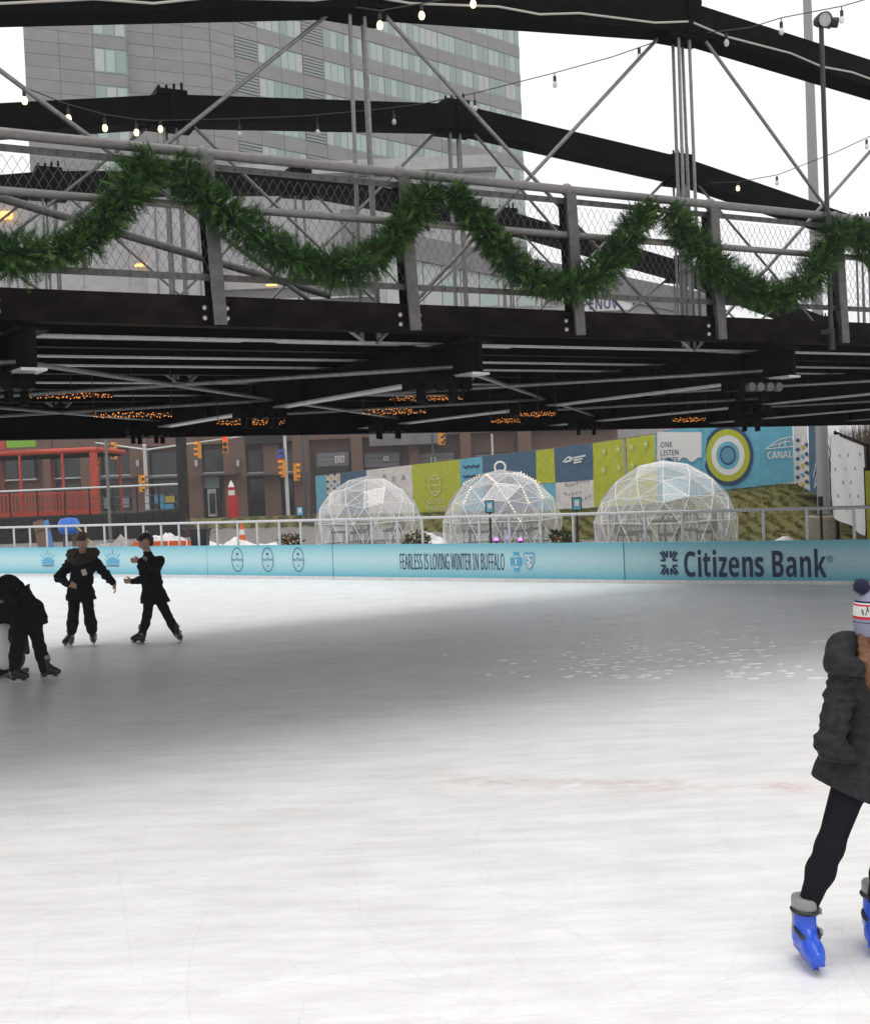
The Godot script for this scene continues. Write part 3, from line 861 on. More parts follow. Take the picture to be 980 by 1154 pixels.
# ------------------------------------------------------------------ footbridge
const TRUSS := [[0.35, 5.35], [4.0, 4.55], [7.6, 3.7]]      # distance across, crown along
const PANEL := 3.8
func chord_y(k: int) -> float:
	return [6.97, 6.63, 5.97, 5.0, 3.95][absi(k)]
func make_bridge():
	var t := thing("footbridge", "black steel bowstring footbridge with grey mesh railing spanning the rink", "bridge", bp(3.5, 4, 3.2))
	# edge girder, deck
	var mb := MB.new()
	mb.bar(bp(-14, 0.06, 3.805), bp(24, 0.06, 3.805), 0.05, 0.25)
	mb.bar(bp(-14, 0.10, 3.69), bp(24, 0.10, 3.69), 0.14, 0.02)
	mb.bar(bp(-14, 0.10, 3.92), bp(24, 0.10, 3.92), 0.14, 0.02)
	part(t, "edge_girder", mb, M.girder)
	mb = MB.new()
	mb.bar(bp(-14, 8.75, 3.48), bp(24, 8.75, 3.48), 0.06, 0.5)
	mb.bar(bp(-14, 8.7, 3.22), bp(24, 8.7, 3.22), 0.2, 0.03)
	part(t, "edge_girder", mb, M.black_steel)
	mb = MB.new()
	mb.bar(bp(-14, 4.4, 3.91), bp(24, 4.4, 3.91), 8.5, 0.06)
	part(t, "deck", mb, M.black_steel)
	# stringers under the deck: black webs, galvanised bottom flanges
	for d in [0.62, 1.3, 2.0, 2.75, 3.5, 4.5, 5.3, 6.2, 7.1, 7.95]:
		mb = MB.new()
		mb.bar(bp(-14, d, 3.77), bp(24, d, 3.77), 0.02, 0.22)
		var s := part(t, "stringer", mb, M.black_steel)
		mb = MB.new()
		mb.bar(bp(-14, d, 3.652), bp(24, d, 3.652), 0.1, 0.015)
		part(s, "flange", mb, M.galvanised if d in [0.62, 2.0, 2.75, 4.5, 6.2] else M.black_steel)
	for q in [[-1.5, 0.9], [0.55, 2.2], [2.4, 3.5], [6.2, 7.3], [-6, -2]]:
		mb = MB.new()
		mb.bar(bp(q[0], 0.96, 3.70), bp(q[1], 0.96, 3.70), 0.3, 0.01)
		part(t, "soffit_plate", mb, M.galvanised)
	# floor beams, skewed, on the truss nodes
	for k in range(-4, 5):
		var ub := func(d): return 6.43 - 0.15 * d + 3.95 * k
		mb = MB.new()
		var a := bp(ub.call(-0.05), -0.05, 3.46)
		var b := bp(ub.call(9.0), 9.0, 3.46)
		mb.bar(a, b, 0.05, 0.3)
		mb.bar(a + Vector3.UP * 0.15, b + Vector3.UP * 0.15, 0.26, 0.022)
		var x := (b - a).normalized()
		for q in 7: mb.box(a.lerp(b, (q + 0.5) / 7.0), Vector3(0.2, 0.28, 0.016), Basis(Vector3.UP.cross(x), Vector3.UP, x))   # stiffeners
		var fb := part(t, "floor_beam", mb, M.black_steel)
		mb = MB.new()
		mb.bar(a - Vector3.UP * 0.16, b - Vector3.UP * 0.16, 0.2, 0.022)
		part(fb, "flange", mb, M.galvanised)
		# hanger clusters below: saddle plate and four nuts
		for ti in 3:
			var d: float = TRUSS[ti][0]
			var c := bp(ub.call(d) - 0.2, d, 3.2)
			mb = MB.new()
			mb.box(c + Vector3.UP * 0.04, Vector3(0.6, 0.13, 0.3), bridge_basis)
			for e in [[-0.24, -0.1], [-0.1, 0.1], [0.1, -0.1], [0.24, 0.1]]:
				mb.rod(c + BU * e[0] + BN * e[1], c + BU * e[0] + BN * e[1] - Vector3.UP * 0.14, 0.035, 6)
			var sp := part(fb, "hanger_plate", mb, M.black_steel)
			mb = MB.new()
			for e in [-0.2, -0.07, 0.07, 0.2]:
				mb.rod(c + BU * e - BN * 0.17, c + BU * e - BN * 0.23 , 0.05, 10)
			part(fb, "clevis", mb, M.grey_steel if k == 0 and ti == 0 else M.black_steel)
		if k < 4:   # lateral braces
			for e in [[0.35, 4.0], [4.0, 0.35], [4.0, 7.6], [7.6, 4.0]]:
				mb = MB.new()
				mb.rod(bp(ub.call(e[0]), e[0], 3.4), bp(ub.call(e[1]) + 3.95, e[1], 3.4), 0.022, 6)
				part(t, "lateral_brace", mb, M.rod)
	# trusses
	for ti in 3:
		var d: float = TRUSS[ti][0]
		var uc: float = TRUSS[ti][1]
		var tr := MeshInstance3D.new()
		mb = MB.new()
		for k in range(-4, 4):
			var p := bp(uc + k * PANEL, d, chord_y(k) + 0.16)
			var q := bp(uc + (k + 1) * PANEL, d, chord_y(k + 1) + 0.16)
			var e := (q - p).normalized() * 0.03
			mb.bar(p - e, q + e, 0.3, 0.31)
		tr = part(t, "truss", mb, M.black_steel)
		for k in range(-3, 4):
			var u := uc + k * PANEL
			var y := chord_y(k)
			mb = MB.new()     # node casting with bolt ends
			mb.box(bp(u, d, y + 0.345), Vector3(0.36, 0.07, 0.3), bridge_basis)
			mb.box(bp(u, d, y + 0.16), Vector3(0.06, 0.35, 0.36), bridge_basis)
			for e in [-0.13, -0.04, 0.05, 0.14]:
				mb.rod(bp(u + e, d - 0.05, y + 0.4), bp(u + e, d - 0.05, y + 0.47 + 0.03 * sin(e * 60)), 0.016, 6)
			mb.box(bp(u, d, y - 0.03), Vector3(0.5, 0.05, 0.26), bridge_basis)
			part(tr, "node_casting", mb, M.black_steel)
			for e in [[-0.12, -0.08], [-0.03, 0.1], [0.06, -0.08], [0.13, 0.1]]:
				rod_piece(tr, "hanger_rod", M.rod, bp(u + e[0], d + e[1], 3.66), bp(u + e[0] * 0.8, d + e[1], y + 0.1), 0.018)
		for k in range(-4, 4):
			var u := uc + k * PANEL
			var y0 := chord_y(k)
			var y1 := chord_y(k + 1)
			if k > -4: rod_piece(tr, "diagonal_rod", M.rod, bp(u + 0.22, d - 0.08, y0 + 0.02), bp(u + PANEL - 0.1, d - 0.08, 3.62), 0.02)
			if k < 3: rod_piece(tr, "diagonal_rod", M.rod, bp(u + PANEL - 0.2, d + 0.08, y1 + 0.02), bp(u + 0.1, d + 0.08, 3.62), 0.02)
		if ti == 0:
			mb = MB.new()
			mb.rod(on_bridge(-60, 205, 0.6), on_bridge(372, 333, 0.6), 0.035, 10)
			part(t, "stay_pipe", mb, M.rail)
			# pale cable clipped along the near chord
			var pts := []
			for k in range(-4, 4):
				for s in 8:
					var w := s / 8.0
					var yy := lerpf(chord_y(k), chord_y(k + 1), w) + 0.1 - 0.05 * sin(w * PI * 3) ** 2
					pts.append(bp(uc + (k + w) * PANEL, d - 0.165, yy))
			mb = MB.new(); mb.sweep(pts, 0.011, 6)
			part(tr, "cable", mb, M.cable)
	make_railing(t)

func make_railing(t: Node3D):
	var bay := 1.8
	var lo := -5
	var hi := 9
	var u0 := lo * bay
	var u1 := hi * bay
	var mb := MB.new()
	mb.rod(bp(u0, -0.03, 5.09), bp(u1, -0.03, 5.09), 0.042, 14)
	var rl := part(t, "railing", mb, M.rail)
	mb = MB.new(); mb.rod(bp(u0, 0.0, 4.66), bp(u1, 0.0, 4.66), 0.034, 12)
	part(rl, "mid_rail", mb, M.rail)
	for y in [4.995, 4.08]:
		mb = MB.new(); mb.bar(bp(u0, 0.02, y), bp(u1, 0.02, y), 0.012, 0.055)
		for i in int((u1 - u0) / 0.13):
			mb.rod(bp(u0 + i * 0.13, 0.026, y), bp(u0 + i * 0.13, -0.004, y), 0.009, 6)
		part(rl, "mesh_bar", mb, M.grey_steel)
	# diamond wire mesh, one panel to a bay
	var cw := 0.075
	var ch := 0.13
	var ya := 4.1
	var yb := 4.98
	for b in range(lo, hi):
		mb = MB.new()
		var n := int(bay / cw)
		for s in [1.0, -1.0]:
			for i in n + 1:
				var pts := []
				var x := b * bay + i * cw
				var y := ya
				var j := 0
				while y < yb + 0.001:
					var xx: float = x + (s * cw / 2.0 if j % 2 else 0.0)
					pts.append(bp(clampf(xx, b * bay + 0.02, (b + 1) * bay - 0.02), 0.03 + 0.003 * s, y))
					y += ch / 2.0; j += 1
				mb.sweep(pts, 0.0024, 3)
		part(rl, "wire_mesh", mb, M.wire)
	for i in range(lo, hi + 1):
		var u := i * bay
		mb = MB.new()     # light flat flange towards the viewer, its web behind, a ball end on the rail
		var ln := BU * -0.035
		mb.bar(bp(u + 0.02, -0.06, 3.68), bp(u, -0.06, 5.08) + ln, 0.11, 0.02, BN)
		mb.bar(bp(u + 0.02, 0.0, 3.70), bp(u, 0.0, 5.05) + ln, 0.11, 0.012, BN.cross(Vector3.UP))
		var po := part(rl, "post", mb, M.grey_steel)
		mb = MB.new()
		mb.bar(bp(u - 0.0, 0.07, 3.70), bp(u - 0.04, 0.07, 5.03), 0.11, 0.02, BN)
		part(po, "post_flange", mb, M.black_steel)
		mb = MB.new()
		mb.ball(bp(u, -0.03, 5.09) + ln * 1.8, Vector3(0.062, 0.062, 0.062), 12, 8)
		part(po, "post_cap", mb, M.rail)
		for e in [[-0.085, 3.745], [-0.085, 3.83], [0.105, 3.745], [0.105, 3.83]]:
			piece(po, "bolt", unit_ball, M.bolt, Transform3D(Basis().scaled(Vector3.ONE * 0.022), bp(u + e[0], 0.03, e[1])))

# ------------------------------------------------------------------ dasher boards and the railing behind them
func board_print() -> StandardMaterial3D:
	# the printed banner: turquoise edges, a pale band across its middle
	var im := Image.create(512, 128, true, Image.FORMAT_RGB8)
	var nz := FastNoiseLite.new()
	nz.seed = 3; nz.frequency = 0.05
	for y in 128:
		var t := y / 127.0
		var k := pow(absf(t - 0.47) / 0.53, 1.5)
		for x in 512:
			var j := nz.get_noise_2d(x * 0.6, y) * 0.06
			im.set_pixel(x, y, srgb(Color(0.46, 0.70, 0.75).lerp(Color(0.09, 0.45, 0.57), clampf(k + j, 0, 1))))
	var m := StandardMaterial3D.new()
	var r := RandomNumberGenerator.new(); r.seed = 23
	for i in 150:       # scuffs left by skates and shovels, most of them low down
		var p := Vector2(r.randf() * 512, 127 - 70 * pow(r.randf(), 2.0))
		var k := r.randf_range(0.08, 0.4)
		var dark := r.randf() < 0.5
		var sl := r.randf_range(-0.25, 0.25)
		for st in int(r.randf_range(3, 22)):
			var x := posmod(int(p.x + st), 512)
			var y := clampi(int(p.y + st * sl), 0, 127)
			im.set_pixel(x, y, im.get_pixel(x, y).lerp(Color(0.25, 0.3, 0.33) if dark else Color(0.9, 0.93, 0.94), k))
	m.albedo_texture = ImageTexture.create_from_image(im); m.roughness = 0.45
	return m
func make_boards():
	var h := 0.87
	var mid: Vector3 = board_line[4]
	var t := thing("dasher_boards", "curved rink boards wrapped in a turquoise sponsor banner", "barrier", mid)
	var print_m := board_print()
	var frames := []
	for i in board_line.size() - 1:
		var a: Vector3 = board_line[i]
		var b: Vector3 = board_line[i + 1]
		var x := (b - a).normalized()
		var bs := Basis(x, Vector3.UP, x.cross(Vector3.UP))
		var e := x * 0.008
		var mb := MB.new()
		var th := bs.z * 0.09
		var pa := a + e + Vector3.UP * 0.07
		var pb := b - e + Vector3.UP * 0.07
		var up := Vector3.UP * (h - 0.07)
		var n := 8
		# face with a slight ripple of the cloth
		for k in n:
			var q0 := pa.lerp(pb, float(k) / n) + bs.z * 0.006 * sin(k * 2.1 + i)
			var q1 := pa.lerp(pb, float(k + 1) / n) + bs.z * 0.006 * sin((k + 1) * 2.1 + i)
			mb.quad(q0, q1, q1 + up, q0 + up)
		mb.quad(pa + up, pb + up, pb + up - th, pa + up - th, Vector2(0, 0.02), Vector2(1, 0))
		mb.quad(pb - th, pa - th, pa + up - th, pb + up - th)
		mb.quad(pa - th, pa, pa + up, pa + up - th); mb.quad(pb, pb - th, pb + up - th, pb + up)
		var p := part(t, "board_panel", mb, print_m)
		frames.append([p, a, bs])
		mb = MB.new()
		mb.box((a + b) * 0.5 + Vector3.UP * 0.04 + bs.z * 0.012 - th * 0.5, Vector3(a.distance_to(b) - 0.01, 0.075, 0.1), bs)
		part(p, "kick_strip", mb, M.snow)
	# lettering and emblems, on the panel they belong to
	var put := func(i: int, x0: float, y0: float, x1: float, y1: float) -> Array:
		var f: Array = frames[i]
		var bs: Basis = f[2]
		var o: Vector3 = f[1] + bs.z * 0.011
		var c := on_plane((x0 + x1) / 2, (y0 + y1) / 2, o, bs.z)
		var w := on_plane(x0, (y0 + y1) / 2, o, bs.z).distance_to(on_plane(x1, (y0 + y1) / 2, o, bs.z))
		var hh := on_plane((x0 + x1) / 2, y0, o, bs.z).distance_to(on_plane((x0 + x1) / 2, y1, o, bs.z))
		return [f[0], c, bs, w, hh]
	var q: Array = put.call(4, 449, 624, 566, 642)
	lettering(q[0], "FEARLESS IS LOVING WINTER IN BUFFALO", q[1], q[2], q[3], q[4], M.navy, 400)
	q = put.call(5, 768, 619, 928, 650.5)
	lettering(q[0], "Citizens Bank", q[1], q[2], q[3], q[4], M.navy, 700)
	q = put.call(5, 931, 626, 938, 634)
	emblem(q[0], q, [[0.75, 1.0]], M.print_teal)
	lettering(q[0], "R", q[1] + q[2].z * 0.002, q[2], q[3] * 0.4, q[4] * 0.5, M.print_teal, 700)
	# the bank's mark: eight bars bent towards the middle in four corners
	q = put.call(5, 744, 621, 763, 648)
	var mb := MB.new()
	var R: float = q[3] * 0.5
	var V: float = q[4] * 0.5
	for sx in [-1.0, 1.0]:
		for sy in [-1.0, 1.0]:
			for e in [[0.2, 1.0, 0.2, 0.45, 0.75, 1.0], [1.0, 0.22, 0.42, 0.22, 1.0, 0.9]]:
				var c0: Vector3 = q[1]
				var bs: Basis = q[2]
				var P := func(x, y): return c0 + bs.x * (x * sx * R) + bs.y * (y * sy * V)
				mb.bar(P.call(e[0], e[1]), P.call(e[2], e[3]), 0.042, 0.004, bs.z)
				mb.bar(P.call(e[2], e[3]) + bs.z * 0.0015, P.call(e[4], e[5]) + bs.z * 0.0015, 0.042, 0.004, bs.z)
	part(q[0], "bank_mark", mb, M.navy)
	# cross and shield
	q = put.call(4, 575, 622, 588, 644)
	mb = MB.new()
	mb.box(q[1], Vector3(q[3] * 0.46, q[4], 0.004), q[2]); mb.box(q[1] + q[2].z * 0.002, Vector3(q[3], q[4] * 0.42, 0.004), q[2])
	part(q[0], "cross_emblem", mb, M.print_sky)
	emblem(q[0], q, [[0.5, 0.62]], M.print_white)
	mb = MB.new(); mb.ball(q[1] + q[2].z * 0.004, Vector3(0.03, 0.075, 0.004), 8, 6); part(q[0], "figure_mark", mb, M.print_white)
	q = put.call(4, 590, 622, 602, 643)
	shield(q)
	# three oval seals
	for x in [267.5, 301.5, 336.0]:
		q = put.call(2 if x < 232 else 3, x - 6.5, 617, x + 6.5, 644.5)
		emblem(q[0], q, [[0.93, 1.0]], M.print_navy)
		mb = MB.new()      # a flourish of handwriting across the seal
		var pen := []
		for k in 15: pen.append(q[1] + q[2].x * q[3] * (-0.45 + 0.9 * k / 14.0) + q[2].y * q[4] * (0.055 * sin(k * 2.2) + (0.06 if k in [5, 6] else 0.0) - (0.07 if k == 4 else 0.0)) + q[2].z * 0.004)
		mb.sweep(pen, 0.009, 5)
		part(q[0], "script_mark", mb, M.print_teal)
		mb = MB.new()
		mb.disc(q[1] + q[2].y * q[4] * 0.23 + q[2].z * 0.003, q[2], 0, 0.035, 10)
		mb.disc(q[1] - q[2].y * q[4] * 0.25 + q[2].z * 0.003, q[2], 0, 0.022, 8)
		part(q[0], "seal_dots", mb, M.print_navy)
	# two rising-sun emblems on the left
	for x in [54.0, 127.0]:
		q = put.call(1 if x < 110 else 2, x - 11, 620, x + 11, 641)
		mb = MB.new()
		var c0: Vector3 = q[1] - q[2].y * q[4] * 0.25
		var bs: Basis = q[2]
		for k in 7:
			var an := PI * (k + 1) / 8.0
			var dv := bs.x * cos(an) + bs.y * sin(an)
			mb.bar(c0 + dv * 0.26, c0 + dv * (0.42 if k % 2 else 0.34), 0.02, 0.004, bs.z)
		for k in 10:
			var a0 := PI * k / 10.0
			var a1 := PI * (k + 1) / 10.0
			mb.tri(c0 + bs.z * 0.002, c0 + (bs.x * cos(a0) * 1.3 + bs.y * sin(a0)) * 0.2 + bs.z * 0.002, c0 + (bs.x * cos(a1) * 1.3 + bs.y * sin(a1)) * 0.2 + bs.z * 0.002)
		part(q[0], "sun_emblem", mb, M.print_sky)
		mb = MB.new()
		mb.box(c0 - bs.y * 0.05, Vector3(0.5, 0.028, 0.004), bs)
		part(q[0], "emblem_line", mb, M.print_navy)
	# railing behind the boards
	var back := Vector3(0, 0, -0.16)
	var f := thing("rink_railing", "pale metal railing along the back of the turquoise rink boards", "railing", mid + back + Vector3.UP * PLAZA)
	for i in board_line.size() - 1:
		rod_piece(f, "top_rail", M.white_metal, board_line[i] + back + Vector3.UP * 1.49, board_line[i + 1] + back + Vector3.UP * 1.49, 0.034)
	var xs := [-60, -38, -20, -2, 16, 34, 53, 75, 97, 118, 142, 162, 182, 202, 224, 245, 268, 290, 315, 339, 363, 391, 419, 448, 476, 508, 540, 574, 609, 646, 686, 727, 769, 814, 860, 909, 962, 1017, 1076]
	for x in xs:
		for i in board_line.size() - 1:
			var a: Vector3 = board_line[i] + back
			var b: Vector3 = board_line[i + 1] + back
			var n := (b - a).cross(Vector3.UP).normalized()
			var p := on_plane(x, 600, a, n)
			if p.x >= a.x and p.x < b.x:
				rod_piece(f, "post", M.white_metal, Vector3(p.x, PLAZA - 0.02, p.z), Vector3(p.x, 1.49, p.z), 0.032)
func emblem(parent: Node, q: Array, rings: Array, m: Material):
	var mb := MB.new()
	var bs: Basis = q[2]
	for r in rings:
		mb.disc(q[1] + bs.z * 0.003, Basis(bs.x * q[3] * 0.5, bs.y * q[4] * 0.5, bs.z), r[0], r[1], 32)
	part(parent, "emblem_ring", mb, m)
func shield(q: Array):
	var bs: Basis = q[2]
	var out := [Vector2(-0.5, 0.42), Vector2(-0.25, 0.5), Vector2(0, 0.44), Vector2(0.25, 0.5), Vector2(0.5, 0.42), Vector2(0.46, -0.05), Vector2(0.25, -0.35), Vector2(0, -0.5), Vector2(-0.25, -0.35), Vector2(-0.46, -0.05)]
	for s in [[1.0, 0.0, M.print_sky], [0.78, 0.003, M.print_white], [0.62, 0.005, M.print_sky]]:
		var mb := MB.new()
		var c: Vector3 = q[1] + bs.z * s[1]
		for i in out.size():
			var a: Vector2 = out[i] * s[0]
			var b: Vector2 = out[(i + 1) % out.size()] * s[0]
			mb.tri(c, c + bs.x * b.x * q[3] + bs.y * b.y * q[4], c + bs.x * a.x * q[3] + bs.y * a.y * q[4])
		part(q[0], "shield_emblem", mb, s[2])
	var mb := MB.new()
	for k in 4: mb.box(q[1] + bs.z * 0.008 + bs.y * (0.18 - k * 0.13) * q[4] + bs.x * (0.08 if k % 2 else -0.06) * q[3], Vector3(q[3] * 0.2, q[4] * 0.16, 0.003), bs)
	part(q[0], "figure_mark", mb, M.print_white)

# ------------------------------------------------------------------ banner fence on the grass bank
var wall_pts := []
func wall_at(s: float) -> Array:      # s in photograph columns: [base point, base height, top height]
	for i in wall_pts.size() - 1:
		var a: Array = wall_pts[i]
		var b: Array = wall_pts[i + 1]
		if s <= b[0] or i == wall_pts.size() - 2:
			var pa := at_depth(a[0], 530, a[1]); pa.y = 0
			var pb := at_depth(b[0], 530, b[1]); pb.y = 0
			var nrm := (pb - pa).cross(Vector3.UP).normalized()
			var p := on_plane(s, 530, pa, nrm); p.y = 0
			var t := clampf((p - pa).dot(pb - pa) / (pb - pa).length_squared(), -1.0, 2.0)
			return [p, lerpf(a[2], b[2], t), lerpf(a[3], b[3], t), (pb - pa).normalized()]
	return []
func make_banner_fence():
	wall_pts = [[150, 66.0, 0.75, 2.9], [355, 62.0, 0.76, 2.98], [650, 38.05, 1.17, 3.38], [740, 34.0, 1.35, 3.52], [815, 33.6, 1.68, 3.9], [894, 33.0, 1.84, 4.1], [922, 29.6, 1.45, 3.9]]
	# the grass bank itself
	var mb := MB.new()
	var cols := []
	for i in 70:
		var s := 150 + 1100.0 * i / 69.0
		var w: Array
		if s <= 922: w = wall_at(s)
		else:
			var e: Array = wall_at(922)
			w = [e[0] + Vector3((s - 922) * 0.03, 0, 0.004 * (s - 922)), lerpf(e[1], 1.7, clampf((s - 922) / 200.0, 0, 1)), 0.0, Vector3.RIGHT]
		cols.append(w)
	var nz := FastNoiseLite.new()
	nz.seed = 12; nz.frequency = 0.35
	var H := func(i: int, j: int) -> Vector3:
		var w: Array = cols[i]
		var p: Vector3 = w[0]
		var out := Vector3(p.x, 0, p.z)
		var t := j / 12.0
		var dist := lerpf(-9.0, 7.0, t)          # behind the fence to its foot
		out += Vector3(0.12, 0, 1) * dist
		var y: float = w[1]
		if dist > 0: y = lerpf(w[1], PLAZA - 0.05, smoothstep(0.0, 6.6, dist))
		elif dist < -4: y = lerpf(w[1], PLAZA - 0.05, smoothstep(-4.0, -9.0, dist))
		return out + Vector3.UP * (y + nz.get_noise_2d(out.x, out.z) * 0.06 * (1.0 if j < 12 and j > 0 else 0.0))
	for i in cols.size() - 1:
		for j in 12:
			mb.quad(H.call(i, j), H.call(i, j + 1), H.call(i + 1, j + 1), H.call(i + 1, j))
	structure("grass_bank", mb, M.grass_ground)
	# blades
	var blade := MB.new()
	for k in 5:
		var an := TAU * k / 5.0
		var o := Vector3(cos(an), 0, sin(an))
		blade.tri(o * 0.03 + Vector3(o.z, 0, -o.x) * 0.012, o * 0.03 - Vector3(o.z, 0, -o.x) * 0.012, o * 0.075 + Vector3(0, 0.085, 0))
	var mm := MultiMesh.new()
	mm.transform_format = MultiMesh.TRANSFORM_3D; mm.use_colors = true; mm.mesh = blade.mesh()
	mm.instance_count = 16000
	var r := RandomNumberGenerator.new()
	r.seed = 61
	for k in mm.instance_count:
		var i := r.randi_range(6, cols.size() - 2)
		var j := r.randi_range(6, 11)
		var p: Vector3 = H.call(i, j).lerp(H.call(i + 1, j), r.randf()).lerp(H.call(i, j + 1).lerp(H.call(i + 1, j + 1), 0.5), r.randf())
		mm.set_instance_transform(k, Transform3D(Basis(Vector3.UP, r.randf() * TAU).scaled(Vector3.ONE * r.randf_range(0.6, 1.3)), p - Vector3.UP * 0.01))
		mm.set_instance_color(k, Color(0.075, 0.11, 0.018).lerp(Color(0.19, 0.165, 0.045), pow(r.randf(), 1.2)))
	var mi := MultiMeshInstance3D.new()
	mi.multimesh = mm; mi.name = "grass"
	var gm := flat(Color(1, 1, 1), 0.9)
	gm.vertex_color_use_as_albedo = true; gm.cull_mode = BaseMaterial3D.CULL_DISABLED
	mi.material_override = gm
	add_child(mi)
	tag(mi, "short yellowish winter grass covering the bank", "grass"); mi.set_meta("kind", "stuff")
	# fence panels: x0, x1, share of the height from and to, material
	var f := thing("banner_fence", "long fence of printed lime, blue, navy and white banners on the grass bank", "fence", wall_at(650)[0] + Vector3.UP * 1.1)
	var list := [[355, 367, 0, 1, M.sky_blue], [367, 383, 0, 1, M.banner_white], [383, 413, 0, 1, M.banner_navy], [413, 464, 0, 1, M.banner_white], [464, 518, 0, 1, M.lime], [518, 544, 0, 1, M.sky_blue], [544, 604, 0, 1, M.banner_navy],
		[604, 625, 0.44, 1, M.lime], [604, 625, 0, 0.435, M.sky_blue], [625, 668, 0.44, 1, M.banner_navy], [625, 668, 0, 0.435, M.banner_white], [668, 703, 0, 1, M.lime], [706, 739, 0, 1, M.lime], [739.5, 790, 0, 1, M.sky_blue], [790.5, 894, 0, 1, M.sky_blue], [894.5, 911, 0, 1, M.banner_white], [911.5, 922, 0, 1, M.banner_navy]]
	var panels := {}
	for q in list:
		mb = MB.new()
		var n := 8
		for k in n:
			for j in 4:
				var c := []
				for e in [[k, j], [k + 1, j], [k + 1, j + 1], [k, j + 1]]:
					var w := wall_at(lerpf(q[0], q[1], float(e[0]) / n))
					var h: float = lerpf(q[2], q[3], e[1] / 4.0)
					var dv: Vector3 = w[3].cross(Vector3.UP)
					c.append(w[0] + Vector3.UP * (lerpf(w[1] + 0.05, w[2], h)) + dv * (0.02 * sin(e[0] * 1.9 + q[0]) * sin(e[1] * 1.3 + 0.6)))
				mb.quad(c[0], c[1], c[2], c[3])
		panels[q[0] + q[2] * 0.001] = part(f, "banner", mb, q[4])
	for s in [354.5, 383, 464, 544, 625, 668, 704.5, 739.3, 790.2, 842, 894.2, 911.2]:
		var w := wall_at(s)
		var dv: Vector3 = w[3].cross(Vector3.UP)
		var p: Vector3 = w[0] - dv * 0.08
		rod_piece(f, "post", M.grey_steel, p + Vector3.UP * (w[1] - 0.3), p + Vector3.UP * (w[2] + 0.03), 0.035)
	for i in range(1, wall_pts.size() - 1):
		var a := wall_at(wall_pts[i][0]); var b := wall_at(wall_pts[i + 1][0])
		var off: Vector3 = a[3].cross(Vector3.UP) * -0.06
		rod_piece(f, "top_wire", M.grey_steel, a[0] + off + Vector3.UP * (a[2] + 0.01), b[0] + off + Vector3.UP * (b[2] + 0.01), 0.02)
	# what is printed on them
	var at := func(x: float, y: float) -> Array:
		var w := wall_at(x)
		var nrm: Vector3 = w[3].cross(Vector3.UP)
		return [on_plane(x, y, w[0] + nrm * 0.035, nrm), Basis(w[3], Vector3.UP, nrm)]
	var box_at := func(x0: float, y0: float, x1: float, y1: float) -> Array:
		var c: Array = at.call((x0 + x1) / 2, (y0 + y1) / 2)
		var n: Vector3 = c[1].z
		return [c[0], c[1], on_plane(x0, (y0 + y1) / 2, c[0], n).distance_to(on_plane(x1, (y0 + y1) / 2, c[0], n)), on_plane((x0 + x1) / 2, y0, c[0], n).distance_to(on_plane((x0 + x1) / 2, y1, c[0], n))]
	var words := func(key: float, text: String, x0, y0, x1, y1, m: Material, weight := 700):
		var q: Array = box_at.call(x0, y0, x1, y1)
		lettering(panels[key], text, q[0], q[1], q[2], q[3], m, weight, 0.008)
	words.call(464.0, "OUTER", 482, 562, 501, 568, M.print_pale)
	words.call(464.0, "HARBOR", 481, 570, 503, 576, M.print_pale)
	var q: Array = box_at.call(483, 535, 497, 559)
	emblem(panels[464.0], [null, q[0], q[1], q[2], q[3]], [[0.86, 1.0], [0.0, 0.16]], M.print_pale)
	mb = MB.new()
	for k in [-0.3, 0.0, 0.3]: mb.box(q[0] + q[1].y * k * q[3], Vector3(q[2] * 0.8, 0.05, 0.008), q[1])
	part(panels[464.0], "emblem_bars", mb, M.print_pale)
	for e in [["BUFFALO", 637.5, 546.0, 4.1, -0.6], ["WATER", 636.5, 556.5, 4.2, -0.3], ["FRONT", 647.0, 563.5, 4.2, -0.7]]:
		for k in e[0].length():
			var lx: float = e[1] + k * e[3]
			var ly: float = e[2] + k * e[4] + 1.2 * sin(k * 1.1)
			words.call(625.0, e[0][k], lx - 1.0, ly - 1.6, lx + 1.0, ly + 1.6, M.print_grey)
	mb = MB.new()       # a wing emblem and three lines of small print, too fine to read
	for e in [[634, 520.5, 640, 515.0, 0.05], [640, 515.0, 644, 516, 0.06], [636, 520.6, 643, 519.2, 0.06], [641, 517.4, 645, 516.6, 0.09], [646, 516.0, 659.5, 513.4, 0.055], [646, 518.8, 656, 517.0, 0.055], [646, 521.6, 655, 520.2, 0.055]]:
		var a: Array = at.call(e[0], e[1]); var b: Array = at.call(e[2], e[3])
		mb.bar(a[0], b[0], e[4], 0.008, a[1].z)
	part(panels[625.00044], "emblem_print", mb, M.print_white)
	for e in [[668.0, 680, 509], [668.0, 696, 506], [668.0, 680, 530], [668.0, 697, 527], [706.0, 711, 504], [706.0, 727, 501], [706.0, 712, 524]]:
		var c: Array = at.call(e[1], e[2])
		var lb: Basis = c[1]
		mb = MB.new()   # pale leaf prints
		for k in 3: mb.disc(c[0] + lb.x * (k - 1) * 0.05 + lb.z * 0.002 * k + lb.y * (0.05 if k == 1 else 0.0), lb, 0.0, 0.06, 9)
		mb.box(c[0] - lb.y * 0.09, Vector3(0.2, 0.025, 0.006), lb)
		part(panels[e[0]], "leaf_print", mb, M.print_pale)
	words.call(413.0, "A", 431, 534, 435, 539, M.print_grey)
	words.call(413.0, "S", 441, 537, 445, 542, M.print_grey)
	words.call(413.0, "A", 452, 535, 457, 541, M.print_grey)
